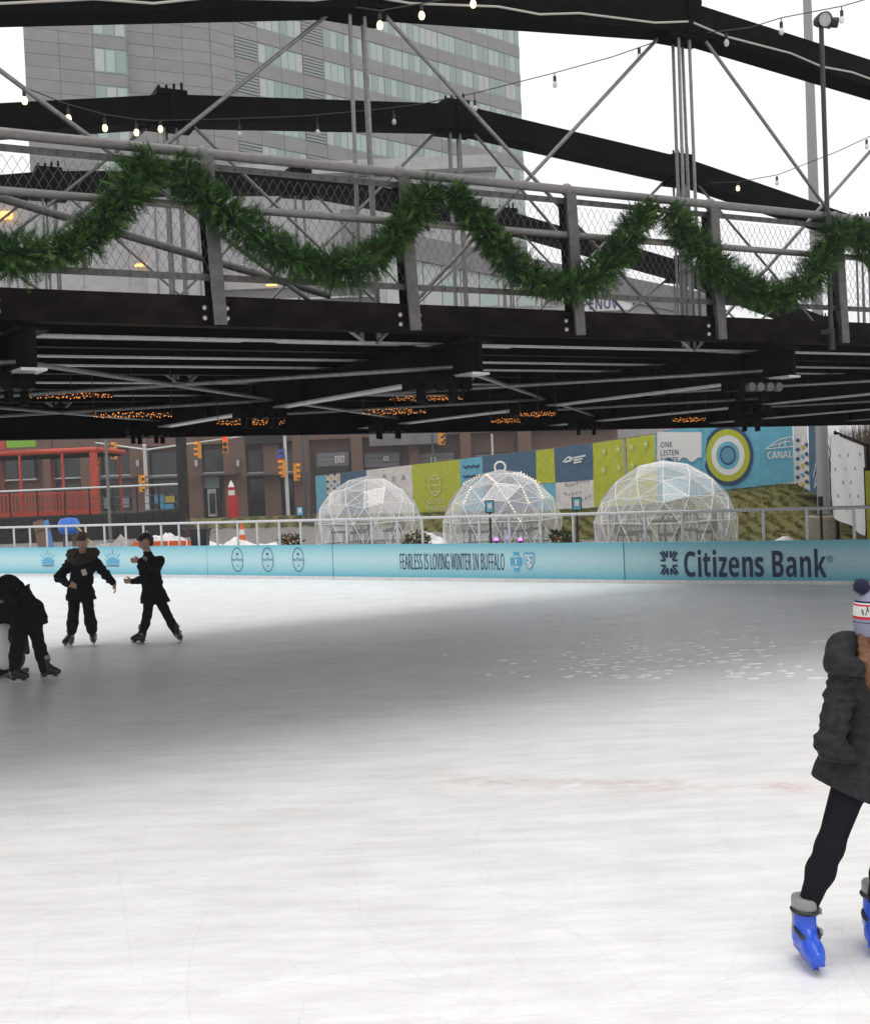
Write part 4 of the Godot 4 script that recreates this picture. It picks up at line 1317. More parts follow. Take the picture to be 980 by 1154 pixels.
	for row in [526.0, 537.0]:       # two wave lines
		mb = MB.new()
		for k in 6:
			var a: Array = at.call(521.5 + k * 3.0, row + (1.2 if k % 2 else -0.6) - k * 0.2)
			var b: Array = at.call(521.5 + (k + 1) * 3.0, row + (-0.6 if k % 2 else 1.2) - k * 0.2)
			mb.bar(a[0], b[0], 0.09, 0.008, a[1].z)
		part(panels[518.0], "wave_print", mb, M.print_navy)
	# diamond checks
	for cfg in [[367.0, 367.5, 382.5, 533.0, 4, 4.0, 7], [894.5, 895.5, 910.5, 492.0, 3, 5.2, 13]]:
		for k in cfg[6]:
			for j in cfg[4]:
				var mm2: Material = [M.print_navy, M.print_yellow, M.print_navy, M.print_sky][(k * 3 + j * 2) % 4]
				if (k + j) % 2: continue
				var st: float = (cfg[2] - cfg[1]) / cfg[4]
				var cx: float = cfg[1] + (j + 0.5) * st
				var cy: float = cfg[3] + (k + 0.5) * cfg[5] - (cx - cfg[1]) * 0.04 + (cx - 895 if cfg[0] > 800 else 0.0) * 0.55
				var c: Array = at.call(cx, cy)
				var sw: float = box_at.call(cx - st / 2, cy, cx + st / 2, cy + 1)[2]
				var sh: float = box_at.call(cx, cy - cfg[5] / 2, cx + 1, cy + cfg[5] / 2)[3]
				mb = MB.new()
				var bs: Basis = c[1]
				mb.quad(c[0] - bs.y * sh * 0.5, c[0] + bs.x * sw * 0.5, c[0] + bs.y * sh * 0.5, c[0] - bs.x * sw * 0.5)
				part(panels[cfg[0]], "check", mb, mm2)
	# white upper part with a wavy edge, the words, the target
	mb = MB.new()
	for k in 12:
		var xa := 740.0 + 50.0 * k / 12.0
		var xb := 740.0 + 50.0 * (k + 1) / 12.0
		var ya := 518.0 + 3.0 * sin(k * 1.5)
		var yb := 518.0 + 3.0 * sin((k + 1) * 1.5)
		mb.quad(at.call(xa, ya)[0], at.call(xb, yb)[0], at.call(xb, 487)[0], at.call(xa, 487)[0])
	part(panels[739.5], "white_print", mb, M.print_white)
	for e in [["ONE", 744, 498, 757, 504], ["LISTEN", 744, 507, 764, 513], ["SKATE", 744, 515.5, 764, 521]]:
		var qq: Array = box_at.call(e[1], e[2], e[3], e[4])
		lettering(panels[739.5], e[0], qq[0] + qq[1].z * 0.006, qq[1], qq[2], qq[3], M.print_navy, 400, 0.008)
	q = box_at.call(791.5, 481, 848, 549)
	var zz := 0.012
	for e in [[0.0, 1.0, M.print_navy], [0.0, 0.87, M.print_lime], [0.0, 0.66, M.print_white], [0.0, 0.46, M.sky_blue], [0.26, 0.32, M.print_navy], [0.0, 0.24, M.print_teal]]:
		mb = MB.new()
		var bs: Basis = q[1]
		mb.disc(q[0] + bs.z * zz + bs.y * 0.05, Basis(bs.x * q[2] * 0.5, bs.y * q[3] * 0.5, bs.z), e[0], e[1], 48)
		zz += 0.005
		part(panels[790.5], "target_ring", mb, e[2])
	words.call(790.5, "CANAL", 864, 508.5, 892, 516.5, M.print_white)
	mb = MB.new()     # outline of a bridge and buildings above the word
	for e in [[862, 506, 894, 503], [862, 506, 878, 495], [878, 495, 892, 492], [892, 492, 894, 503], [870, 503, 872, 498], [877, 504, 879, 497], [884, 503, 884, 495], [866, 503, 890, 497]]:
		var a: Array = at.call(e[0], e[1]); var b: Array = at.call(e[2], e[3])
		mb.bar(a[0], b[0], 0.03, 0.008, a[1].z)
	part(panels[790.5], "outline_print", mb, M.print_white)
	mb = MB.new()
	for e in [[916, 538, 920, 515], [917.5, 545, 921, 528], [917, 549, 920.5, 543]]:
		var a: Array = at.call(e[0], e[1]); var b: Array = at.call(e[2], e[3])
		mb.bar(a[0], b[0], 0.05, 0.008, a[1].z)
	part(panels[911.5], "slash_print", mb, M.print_white)
	# pale timber edging along the foot of the right part
	var a2 := at_depth(817, 556, 33.3); var b2 := at_depth(894, 549.5, 32.7)
	var ed := thing("timber_edging", "weathered pale timber laid along the foot of the blue banner", "timber", (a2 + b2) / 2)
	mb = MB.new(); mb.bar(a2, b2, 0.1, 0.1); part(ed, "beam", mb, M.concrete)
	mb = MB.new()
	for k in 5: mb.rod(a2.lerp(b2, (k + 0.5) / 5.0) - Vector3.UP * 0.25, a2.lerp(b2, (k + 0.5) / 5.0) + Vector3(0, 0, -0.08), 0.03, 6)
	part(ed, "peg", mb, M.soil)
	# white banner sheet at the right edge, with small blue prints, on a frame
	var w0 := at_depth(937, 530, 27.6); var w1 := at_depth(973, 530, 25.2)
	var ws := thing("white_banner", "white hanging banner sheet with small blue prints beside the tall mast", "banner", Vector3((w0.x + w1.x) / 2, 0.6, (w0.z + w1.z) / 2))
	mb = MB.new()
	var top0 := at_depth(940, 488, 27.6).y; var top1 := at_depth(970, 503, 25.2).y
	var bt0 := at_depth(944, 582, 27.6).y; var bt1 := at_depth(972, 604, 25.2).y
	var wb := Basis((w1 - w0).normalized() * Vector3(1, 0, 1), Vector3.UP, Vector3.BACK)
	wb.x = Vector3(w1.x - w0.x, 0, w1.z - w0.z).normalized(); wb.z = wb.x.cross(Vector3.UP)
	var WP := func(s: float, h: float) -> Vector3:
		var b := w0.lerp(w1, s)
		b.y = lerpf(lerpf(bt0, bt1, s), lerpf(top0, top1, s), h)
		return b + wb.z * 0.05 * sin(s * 9.0 + h * 3.0) * (1.2 - h)
	for i in 14:
		for j in 10: mb.quad(WP.call(i / 14.0, j / 10.0), WP.call((i + 1) / 14.0, j / 10.0), WP.call((i + 1) / 14.0, (j + 1) / 10.0), WP.call(i / 14.0, (j + 1) / 10.0))
	part(ws, "sheet", mb, M.print_white)
	var r2 := RandomNumberGenerator.new(); r2.seed = 8
	for k in 14:
		var p: Vector3 = WP.call(0.08 + 0.84 * fmod(k * 0.381, 1.0), 0.08 + 0.84 * (k + 0.5) / 14.0) + wb.z * 0.012
		mb = MB.new()
		mb.disc(p, wb, 0.02, 0.045, 10); mb.box(p + wb.x * 0.03, Vector3(0.05, 0.025, 0.004), wb)
		part(ws, "blue_print", mb, M.print_grey if k % 3 else M.print_sky)
	for e in [w0, w1]:
		rod_piece(ws, "post", M.black_steel, Vector3(e.x, PLAZA, e.z) - wb.z * 0.1, Vector3(e.x, (top0 if e == w0 else top1) + 0.05, e.z) - wb.z * 0.1, 0.035)
	rod_piece(ws, "top_rail", M.black_steel, Vector3(w0.x, top0 + 0.02, w0.z) - wb.z * 0.1, Vector3(w1.x, top1 + 0.02, w1.z) - wb.z * 0.1, 0.03)
	# lime sheet right beside it
	var l0 := at_depth(975, 560, 25.0)
	var ls := thing("lime_banner", "lime green banner sheet hanging beside the white banner", "banner", Vector3(l0.x + 0.6, 0.5, l0.z))
	mb = MB.new()
	for i in 10:
		for j in 6:
			var c := []
			for e in [[i, j], [i + 1, j], [i + 1, j + 1], [i, j + 1]]:
				c.append(Vector3(l0.x + e[0] * 0.12, 0.55 + e[1] * 0.27, l0.z + 0.04 * sin(e[0] * 1.7) + e[0] * 0.05))
			mb.quad(c[0], c[1], c[2], c[3])
	part(ls, "sheet", mb, M.lime)
	for x in [0.02, 1.18]: rod_piece(ls, "post", M.black_steel, Vector3(l0.x + x, PLAZA, l0.z - 0.06 + x * 0.42), Vector3(l0.x + x, 2.25, l0.z - 0.06 + x * 0.42), 0.03)
	# dry ornamental grass behind the banners at the right
	for k in 4:
		var p := at_depth(948 + k * 12, 560, 30.5 + (k % 2)); p.y = 0.9 + 0.1 * k
		var dg := thing("ornamental_grass", "tall dry brown grass clump behind the white banner", "plant", p, "dry grass clumps behind the banners")
		mb = MB.new()
		var rr := RandomNumberGenerator.new(); rr.seed = 90 + k
		for i in 260:
			var an := rr.randf() * TAU
			var sp := rr.randf() * 0.45
			var o := Vector3(cos(an), 0, sin(an))
			var base := p + o * sp * 0.4
			var tip := p + o * (sp + 0.25) + Vector3.UP * rr.randf_range(1.6, 2.6)
			var side := Vector3(o.z, 0, -o.x) * 0.014
			var md := base.lerp(tip, 0.55) + Vector3.UP * 0.2
			mb.quad(base - side, base + side, md + side, md - side); mb.tri(md - side, md + side, tip)
		part(dg, "blades", mb, M.soil)

# ------------------------------------------------------------------ geodesic igloos behind the boards
func icosphere3() -> Array:
	var ph := (1.0 + sqrt(5.0)) / 2.0
	var v := []
	for s in [[0, 1, ph], [0, -1, ph], [0, 1, -ph], [0, -1, -ph], [1, ph, 0], [-1, ph, 0], [1, -ph, 0], [-1, -ph, 0], [ph, 0, 1], [-ph, 0, 1], [ph, 0, -1], [-ph, 0, -1]]:
		v.append(Vector3(s[0], s[1], s[2]).normalized())
	var up: Vector3 = v[4]
	var ax := up.cross(Vector3.UP).normalized()
	var turn := Basis(ax, up.angle_to(Vector3.UP))
	for i in 12: v[i] = turn * v[i]
	var el: float = 1e9
	for i in range(1, 12): el = minf(el, v[0].distance_to(v[i]))
	var faces := []
	for i in 12:
		for j in range(i + 1, 12):
			for k in range(j + 1, 12):
				if v[i].distance_to(v[j]) < el * 1.05 and v[j].distance_to(v[k]) < el * 1.05 and v[i].distance_to(v[k]) < el * 1.05:
					var n := 3
					var P := func(a: int, b: int): return (v[i] * (n - a - b) + v[j] * a + v[k] * b).normalized()
					for a in n:
						for b in n - a:
							faces.append([P.call(a, b), P.call(a + 1, b), P.call(a, b + 1)])
							if a + b < n - 1: faces.append([P.call(a + 1, b), P.call(a + 1, b + 1), P.call(a, b + 1)])
	return faces
func make_domes():
	var faces := icosphere3()
	var spec := [[414, 36.9, 0.3, "clear geodesic igloo before the white banner, farthest along the rink boards"], [564.5, 33.3, 0.75, "clear geodesic igloo wound with small fairy lights, the middle of three"], [748, 28.1, 0.1, "clear geodesic igloo before the lime banners, next to the grass slope"]]
	for di in 3:
		var q: Array = spec[di]
		var R := 1.8
		var c := at_depth(q[0], 560, q[1]); c.y = PLAZA + 0.42
		var t := thing("igloo_dome", q[3], "dome tent", Vector3(c.x, PLAZA, c.z), "clear igloos behind the rink boards")
		var turn := Basis(Vector3.UP, q[2])
		var cover := MB.new()
		var seen := {}
		var nodes := {}
		var fit := func(p: Vector3) -> Vector3:
			var w := turn * p
			if w.y < -0.16: w.y = -0.23
			return w
		for f in faces:
			var m: Vector3 = (f[0] + f[1] + f[2]) / 3.0
			if m.y < -0.2: continue
			var P := []
			for e in f: P.append(fit.call(e))
			var nrm: Vector3 = (P[1] - P[0]).cross(P[2] - P[0])
			var A: Vector3 = c + P[0] * (R + 0.035); var B: Vector3 = c + P[1] * (R + 0.035); var C: Vector3 = c + P[2] * (R + 0.035)
			if nrm.dot(P[0]) < 0: cover.tri(A, C, B)
			else: cover.tri(A, B, C)
			for e in [[0, 1], [1, 2], [2, 0]]:
				var a: Vector3 = P[e[0]]; var b: Vector3 = P[e[1]]
				var key := str(((a + b) * 50.0).round())
				if seen.has(key): continue
				seen[key] = true
				rod_piece(t, "strut", M.white_plastic, c + a * R, c + b * R, 0.013)
				nodes[str((a * 50).round())] = a; nodes[str((b * 50).round())] = b
		part(t, "cover", cover, M.vinyl)
		var mb := MB.new()
		mb.lathe(Vector3(c.x, PLAZA, c.z), [Vector2(R * 0.985, 0.0), Vector2(R * 0.985, 0.05), Vector2(R * 0.9, 0.05)], 40)
		part(t, "base_ring", mb, M.white_plastic)
		for k in nodes:
			piece(t, "hub", unit_ball, M.white_plastic, Transform3D(Basis().scaled(Vector3.ONE * 0.021), c + nodes[k] * R))
		if di == 1:
			mb = MB.new()
			mb.sweep(ring(c + Vector3.UP * (R + 0.1), 0.16, 16, Vector3.FORWARD), 0.03, 8, -1.0, true)
			part(t, "top_loop", mb, M.white_plastic)
			# fairy lights wound along the struts
			var fl := thing("fairy_lights", "small warm lights wound round the frame of the middle igloo", "lights", c + Vector3.UP * R * 0.9)
			mb = MB.new()
			var r := RandomNumberGenerator.new(); r.seed = 71
			var keys := nodes.values()
			for k in 17:
				var a: Vector3 = keys[(k * 7) % keys.size()]
				if a.z < -0.2: continue
				var best := a
				for b in keys:
					if b != a and b.distance_to(a) < 0.45 and (best == a or r.randf() < 0.3): best = b
				for j in 7:
					mb.ball(c + a.lerp(best, j / 7.0) * (R + 0.05), Vector3.ONE * 0.011, 6, 4)
			var bl := part(fl, "bulb", mb, M.bulb_lit)
			bl.set_meta("kind", "stuff")
		# table and chairs inside
		var tb := thing("round_table", "round dark bistro table inside the igloo, %s" % ["before the white banner", "strung with fairy lights", "next to the grass slope"][di], "table", Vector3(c.x, PLAZA, c.z), "tables in the igloos")
		mb = MB.new(); mb.lathe(Vector3(c.x, PLAZA, c.z), [Vector2(0.0, 0.74), Vector2(0.45, 0.74), Vector2(0.45, 0.71), Vector2(0.0, 0.71)], 24); part(tb, "table_top", mb, M.stone_dark)
		mb = MB.new(); mb.rod(Vector3(c.x, PLAZA, c.z), Vector3(c.x, PLAZA + 0.72, c.z), 0.035, 8); part(tb, "leg", mb, M.black)
		mb = MB.new(); mb.lathe(Vector3(c.x, PLAZA, c.z), [Vector2(0.26, 0.0), Vector2(0.24, 0.04), Vector2(0.03, 0.06)], 20); part(tb, "foot", mb, M.black)
		for k in 5:
			var an: float = q[2] + 0.35 + TAU * k / 5.0
			armchair(c + Vector3(cos(an), 0, sin(an)) * 1.02, an, ["before the white banner", "strung with fairy lights", "next to the grass slope"][di])
func ring(c: Vector3, r: float, n: int, axis: Vector3) -> Array:
	var x := axis.cross(Vector3.UP)
	if x.length() < 0.1: x = Vector3.RIGHT
	x = x.normalized()
	var y := axis.cross(x).normalized()
	var out := []
	for i in n: out.append(c + (x * cos(TAU * i / n) + y * sin(TAU * i / n)) * r)
	return out
func armchair(at: Vector3, an: float, where: String):
	var p := Vector3(at.x, PLAZA, at.z)
	var t := thing("arched_chair", "dark metal armchair with arched back in the igloo %s" % where, "chair", p, "chairs in the igloo %s" % where)
	var o := Vector3(cos(an), 0, sin(an))
	var s := Vector3(-o.z, 0, o.x)
	var bs := Basis(s, Vector3.UP, s.cross(Vector3.UP))
	var mb := MB.new(); mb.box(p + Vector3.UP * 0.43, Vector3(0.46, 0.06, 0.44), bs); part(t, "seat", mb, M.coat_black)
	for e in [[-1, -1], [1, -1], [-1, 1], [1, 1]]:
		rod_piece(t, "leg", M.black, p + s * 0.2 * e[0] + o * 0.19 * e[1], p + s * 0.2 * e[0] + o * 0.18 * e[1] + Vector3.UP * 0.43, 0.016)
	var pts := []
	for i in 13:
		var a := PI * i / 12.0
		pts.append(p + o * 0.22 + s * cos(a) * 0.25 + Vector3.UP * (0.45 + sin(a) * 0.5))
	mb = MB.new(); mb.sweep(pts, 0.022, 6)
	var b := part(t, "back_frame", mb, M.black)
	for k in 3:
		rod_piece(t, "back_bar", M.black, p + o * 0.22 + s * (k - 1) * 0.11 + Vector3.UP * 0.45, p + o * 0.22 + s * (k - 1) * 0.11 + Vector3.UP * (0.9 if k == 1 else 0.86), 0.011)
	for k in [-1, 1]:
		rod_piece(t, "arm", M.black, p + o * 0.22 + s * 0.25 * k + Vector3.UP * 0.66, p - o * 0.18 + s * 0.25 * k + Vector3.UP * 0.64, 0.018)

# ------------------------------------------------------------------ tall mast, floodlight pole
func make_mast():
	var b := at_depth(929, 608, 28.0); b.y = PLAZA
	var t := thing("tall_mast", "tall pale grey steel mast standing on a round concrete base", "mast", b)
	var mb := MB.new()
	mb.lathe(Vector3(b.x, PLAZA, b.z), [Vector2(0.4, -0.02), Vector2(0.4, 0.66), Vector2(0.37, 0.7), Vector2(0.0, 0.7)], 24)
	part(t, "concrete_base", mb, M.concrete)
	mb = MB.new()
	mb.rod(Vector3(b.x, 1.05, b.z), Vector3(b.x, 20, b.z), 0.165, 18, 0.075)
	part(t, "shaft", mb, flat(Color(0.3, 0.3, 0.31), 0.4, 0.2))
	mb = MB.new()
	mb.lathe(Vector3(b.x, 1.07, b.z), [Vector2(0.28, 0.0), Vector2(0.28, 0.04), Vector2(0.18, 0.05)], 18)
	part(t, "foot_plate", mb, M.grey_steel)
	for k in 4:
		var an := TAU * (k + 0.5) / 4
		rod_piece(t, "anchor_bolt", M.grey_steel, Vector3(b.x + cos(an) * 0.23, 1.05, b.z + sin(an) * 0.23), Vector3(b.x + cos(an) * 0.23, 1.2, b.z + sin(an) * 0.23), 0.02)
	# short black post in front
	var s := at_depth(925.5, 610, 24.0); s.y = PLAZA
	var p := thing("black_post", "short black post in front of the round concrete base", "post", s)
	var top := at_depth(925, 560, 24.0).y
	mb = MB.new(); mb.rod(s, Vector3(s.x, top, s.z), 0.03, 10); part(p, "shaft", mb, M.black)
	mb = MB.new(); mb.lathe(s, [Vector2(0.1, 0.0), Vector2(0.1, 0.02), Vector2(0.03, 0.03)], 12); part(p, "foot_plate", mb, M.black)
	mb = MB.new(); mb.box(Vector3(s.x, top - 0.1, s.z), Vector3(0.09, 0.22, 0.07)); part(p, "box", mb, M.black)
	# floodlight pole clamped to the railing
	var f0 := on_bridge(936.5, 392, -0.1)
	var f1 := on_bridge(920.5, 28, -0.1)
	var fl := thing("floodlight_pole", "thin dark pole with two small spotlights clamped to the bridge railing", "light pole", f0)
	var base := Vector3(f0.x, f0.y, f0.z)
	var head := Vector3(f0.x, f1.y, f0.z)
	mb = MB.new(); mb.rod(base, head, 0.026, 10); part(fl, "pole", mb, M.grey_steel if false else flat(Color(0.03, 0.031, 0.035), 0.5))
	mb = MB.new(); mb.rod(base - Vector3.UP * 0.02, base + Vector3.UP * 0.2, 0.038, 10); part(fl, "foot_sleeve", mb, M.black)
	for y in [3.8, 4.66, 5.09]: box_piece(fl, "clamp", M.grey_steel, Vector3(base.x, y, base.z) + BN * 0.05, Vector3(0.08, 0.05, 0.12), bridge_basis)
	mb = MB.new(); mb.rod(head - BU * 0.1, head + BU * 0.13, 0.018, 8); part(fl, "cross_arm", mb, M.black)
	for e in [[0.02, 0.085, 0.1], [0.16, 0.055, -0.05]]:
		var c: Vector3 = head + BU * e[0] + Vector3.UP * 0.06
		var dir := (-BN + BU * (-0.3 if e[0] < 0.1 else 1.4) + Vector3.UP * -0.25).normalized()
		var bs := Basis(dir.cross(Vector3.UP).normalized(), dir, dir.cross(Vector3.UP).normalized().cross(dir))
		mb = MB.new(); mb.lathe(c, [Vector2(0.0, -0.1), Vector2(e[1] * 0.7, -0.09), Vector2(e[1], 0.02), Vector2(e[1], 0.07), Vector2(e[1] * 0.9, 0.07)], 16, bs)
		var hd := part(fl, "spotlight", mb, M.black)
		mb = MB.new(); mb.lathe(c, [Vector2(e[1] * 0.92, 0.055), Vector2(0.0, 0.05)], 16, bs); part(hd, "spotlight_glass", mb, M.podium)

# ------------------------------------------------------------------ street furniture beyond the rink
func signal_head(x: float, y: float, d: float, facing: float, label: String, lit := -1):
	var s := F / d
	var c := at_depth(x, y, d)
	var h := 1.05
	var t := thing("traffic_signal", label, "traffic light", c - Vector3.UP * h / 2)
	var bs := Basis(Vector3.UP, facing)
	var mb := MB.new(); mb.box(c, Vector3(0.34, h, 0.22), bs); part(t, "housing", mb, M.signal_yellow)
	for k in 3:
		var lc := c + Vector3.UP * (0.34 - 0.34 * k) + bs.z * 0.112
		mb = MB.new(); mb.disc(lc, bs, 0.0, 0.13, 16); part(t, "signal_lens", mb, M.signal_red if k == lit else M.dark_glass)
		mb = MB.new()
		var pts := []
		for i in 9:
			var a := PI * i / 8.0
			pts.append(bs.x * cos(a) * 0.15 + Vector3.UP * sin(a) * 0.15)
		for i in 8: mb.quad(lc + pts[i], lc + pts[i] + bs.z * 0.24, lc + pts[i + 1] + bs.z * 0.24, lc + pts[i + 1])
		part(t, "visor", mb, M.signal_yellow)
	mb = MB.new(); mb.rod(c + Vector3.UP * h / 2, c + Vector3.UP * (h / 2 + 0.25), 0.03, 6); part(t, "hanger", mb, M.grey_steel)
func pole(called: String, label: String, x: float, y1: float, d: float, r: float, m: Material, top := -1.0) -> Array:
	var b := at_depth(x, y1, d)
	b.y = PLAZA
	var hgt := top if top > 0 else at_depth(x, 490, d).y
	var t := thing(called, label, "pole", b)
	var mb := MB.new(); mb.rod(b, Vector3(b.x, hgt, b.z), r, 10, r * 0.8); part(t, "shaft", mb, m)
	mb = MB.new(); mb.lathe(b, [Vector2(r * 2.2, 0.0), Vector2(r * 2.0, 0.18), Vector2(r * 1.1, 0.22)], 12); part(t, "base", mb, m)
	mb = MB.new(); mb.ball(Vector3(b.x, hgt, b.z), Vector3(r, r * 0.8, r), 8, 6); part(t, "cap", mb, m)
	return [t, b, hgt]
func make_street():
	var d := 70.0
	var q := pole("signal_mast", "pale signal mast with two long arms behind the dark terrace fence", 167, 585, d, 0.14, M.white_metal, at_depth(165, 506, d).y + 0.2)
	var top := at_depth(165.5, 507, d)
	for e in [[108, 499], [272, 492]]:
		var mb := MB.new(); mb.rod(top, at_depth(e[0], e[1], d), 0.07, 8, 0.05)
		part(q[0], "arm", mb, M.white_metal)
	signal_head(128.5, 508, d - 0.4, -0.5, "orange signal head on the left arm of the pale mast")
	signal_head(107, 519, d - 6, 0.9, "orange signal head right beside the red pavilion roof")
	signal_head(225, 507, d - 0.4, -1.4, "orange signal head in the middle of the mast's right arm")
	signal_head(254, 501, d - 0.4, 0.1, "orange signal head with red light at the end of the mast arm", 0)
	signal_head(160, 545, d - 0.4, 1.2, "small dark orange signal low on the pale mast")
	q = pole("signal_post", "pale signal post with street name plates before the brick building", 325, 585, 68.0, 0.12, M.white_metal)
	for e in [[317, 508, 7, 3.6, M.blue_sign, "street_name_plate"], [316, 514, 10, 4, M.blue_sign, "street_name_plate"], [317, 518.5, 8, 4.5, M.red, "red_sign_plate"]]:
		var c := at_depth(e[0], e[1], 67.7)
		box_piece(q[0], e[5], e[4], c, Vector3(e[2] / 18.4, e[3] / 18.4, 0.04))
	signal_head(319, 528, 67.6, -1.0, "orange signal head on the left of the signal post")
	signal_head(334, 532, 67.6, 1.1, "orange signal head on the right of the signal post")
	pole("lamp_post", "slim grey green pole in front of the terrace fence", 124.5, 600, 44.0, 0.065, flat(Color(0.16, 0.17, 0.15), 0.5))
	pole("twin_pole", "grey steel pole left of its twin beside the blue banner", 345, 590, 58.0, 0.09, M.grey_steel)
	pole("twin_pole", "grey steel pole right of its twin, touching the blue banner's edge", 350.5, 590, 57.0, 0.09, M.grey_steel)
	q = pole("green_pole", "green signal pole in front of the garage doors", 491, 590, 70.0, 0.08, flat(Color(0.02, 0.1, 0.06), 0.5))
	signal_head(497, 492, 69.6, 0.6, "orange signal head on the green pole")
	pole("white_pole", "white pole in front of the brick wall above the navy banner", 558, 590, 72.0, 0.08, M.white_metal)
	pole("dark_pole", "dark pole behind the navy banner beside the white pole", 584, 590, 71.0, 0.09, M.stone_dark)
	# red pedestal with a pale figure-like top
	var p := at_depth(263, 579, 66.0); p.y = PLAZA
	var t := thing("red_kiosk", "red box with a narrow white top before the brick shopfront", "kiosk", p)
	var hb := at_depth(263, 558, 66.0).y
	var ht := at_depth(262, 541, 66.0).y
	box_piece(t, "box", M.red, Vector3(p.x, (PLAZA + hb) / 2, p.z), Vector3(0.58, hb - PLAZA, 0.5))
	var mb := MB.new(); mb.lathe(Vector3(p.x - 0.05, hb, p.z), [Vector2(0.2, 0.0), Vector2(0.19, 0.5), Vector2(0.09, 0.75), Vector2(0.0, ht - hb)], 14); part(t, "top", mb, M.print_white)
	mb = MB.new(); mb.lathe(Vector3(p.x - 0.05, hb + 0.3, p.z), [Vector2(0.2, 0.0), Vector2(0.2, 0.18)], 14); part(t, "top_band", mb, M.knit_red)
	# bare brown shrub by the pillar
	p = at_depth(222, 584, 47.0); p.y = PLAZA
	t = thing("bare_shrub", "bare brown shrub beside the end of the terrace wall", "shrub", p)
	mb = MB.new()
	var r := RandomNumberGenerator.new(); r.seed = 15
	for i in 240:
		var o := Vector3(r.randf_range(-1, 1), r.randf_range(0.2, 1.3), r.randf_range(-1, 1)).normalized()
		var a := p + Vector3(o.x, 0, o.z) * 0.15
		var b := p + o * r.randf_range(0.5, 1.2)
		mb.sweep([a, a.lerp(b, 0.5) + Vector3(r.randf_range(-0.1, 0.1), 0.06, r.randf_range(-0.1, 0.1)), b], 0.011, 3, 0.003)
	part(t, "twigs", mb, M.soil)
	mb = MB.new(); mb.rod(p - Vector3.UP * 0.05, p + Vector3.UP * 0.3, 0.06, 8, 0.03); part(t, "stem", mb, M.soil)

# ------------------------------------------------------------------ small things behind the boards
func mound(c: Vector3, r: Vector3, seed_: int, mat: Material, called: String, label: String):
	var t := thing(called, label, "snow", Vector3(c.x, PLAZA, c.z))
	var mb := MB.new()
	var nz := FastNoiseLite.new(); nz.seed = seed_; nz.frequency = 0.65; nz.fractal_octaves = 4
	var n := 26
	var P := func(i: int, j: int) -> Vector3:
		var u := (i / float(n)) * 2 - 1
		var v := (j / float(n)) * 2 - 1
		var rr := sqrt(u * u + v * v)
		var h := maxf(0.0, 1.0 - rr * rr)
		var p := Vector3(c.x + u * r.x, 0, c.z + v * r.z)
		var k := nz.get_noise_2d(p.x * 1.6, p.z * 1.6)
		p.y = PLAZA - 0.03 + r.y * h * (0.75 + 0.7 * k) + 0.04 * k * minf(1.0, h * 4.0)
		return p
	for i in n:
		for j in n: mb.quad(P.call(i, j), P.call(i, j + 1), P.call(i + 1, j + 1), P.call(i + 1, j))
	part(t, "heap", mb, mat)
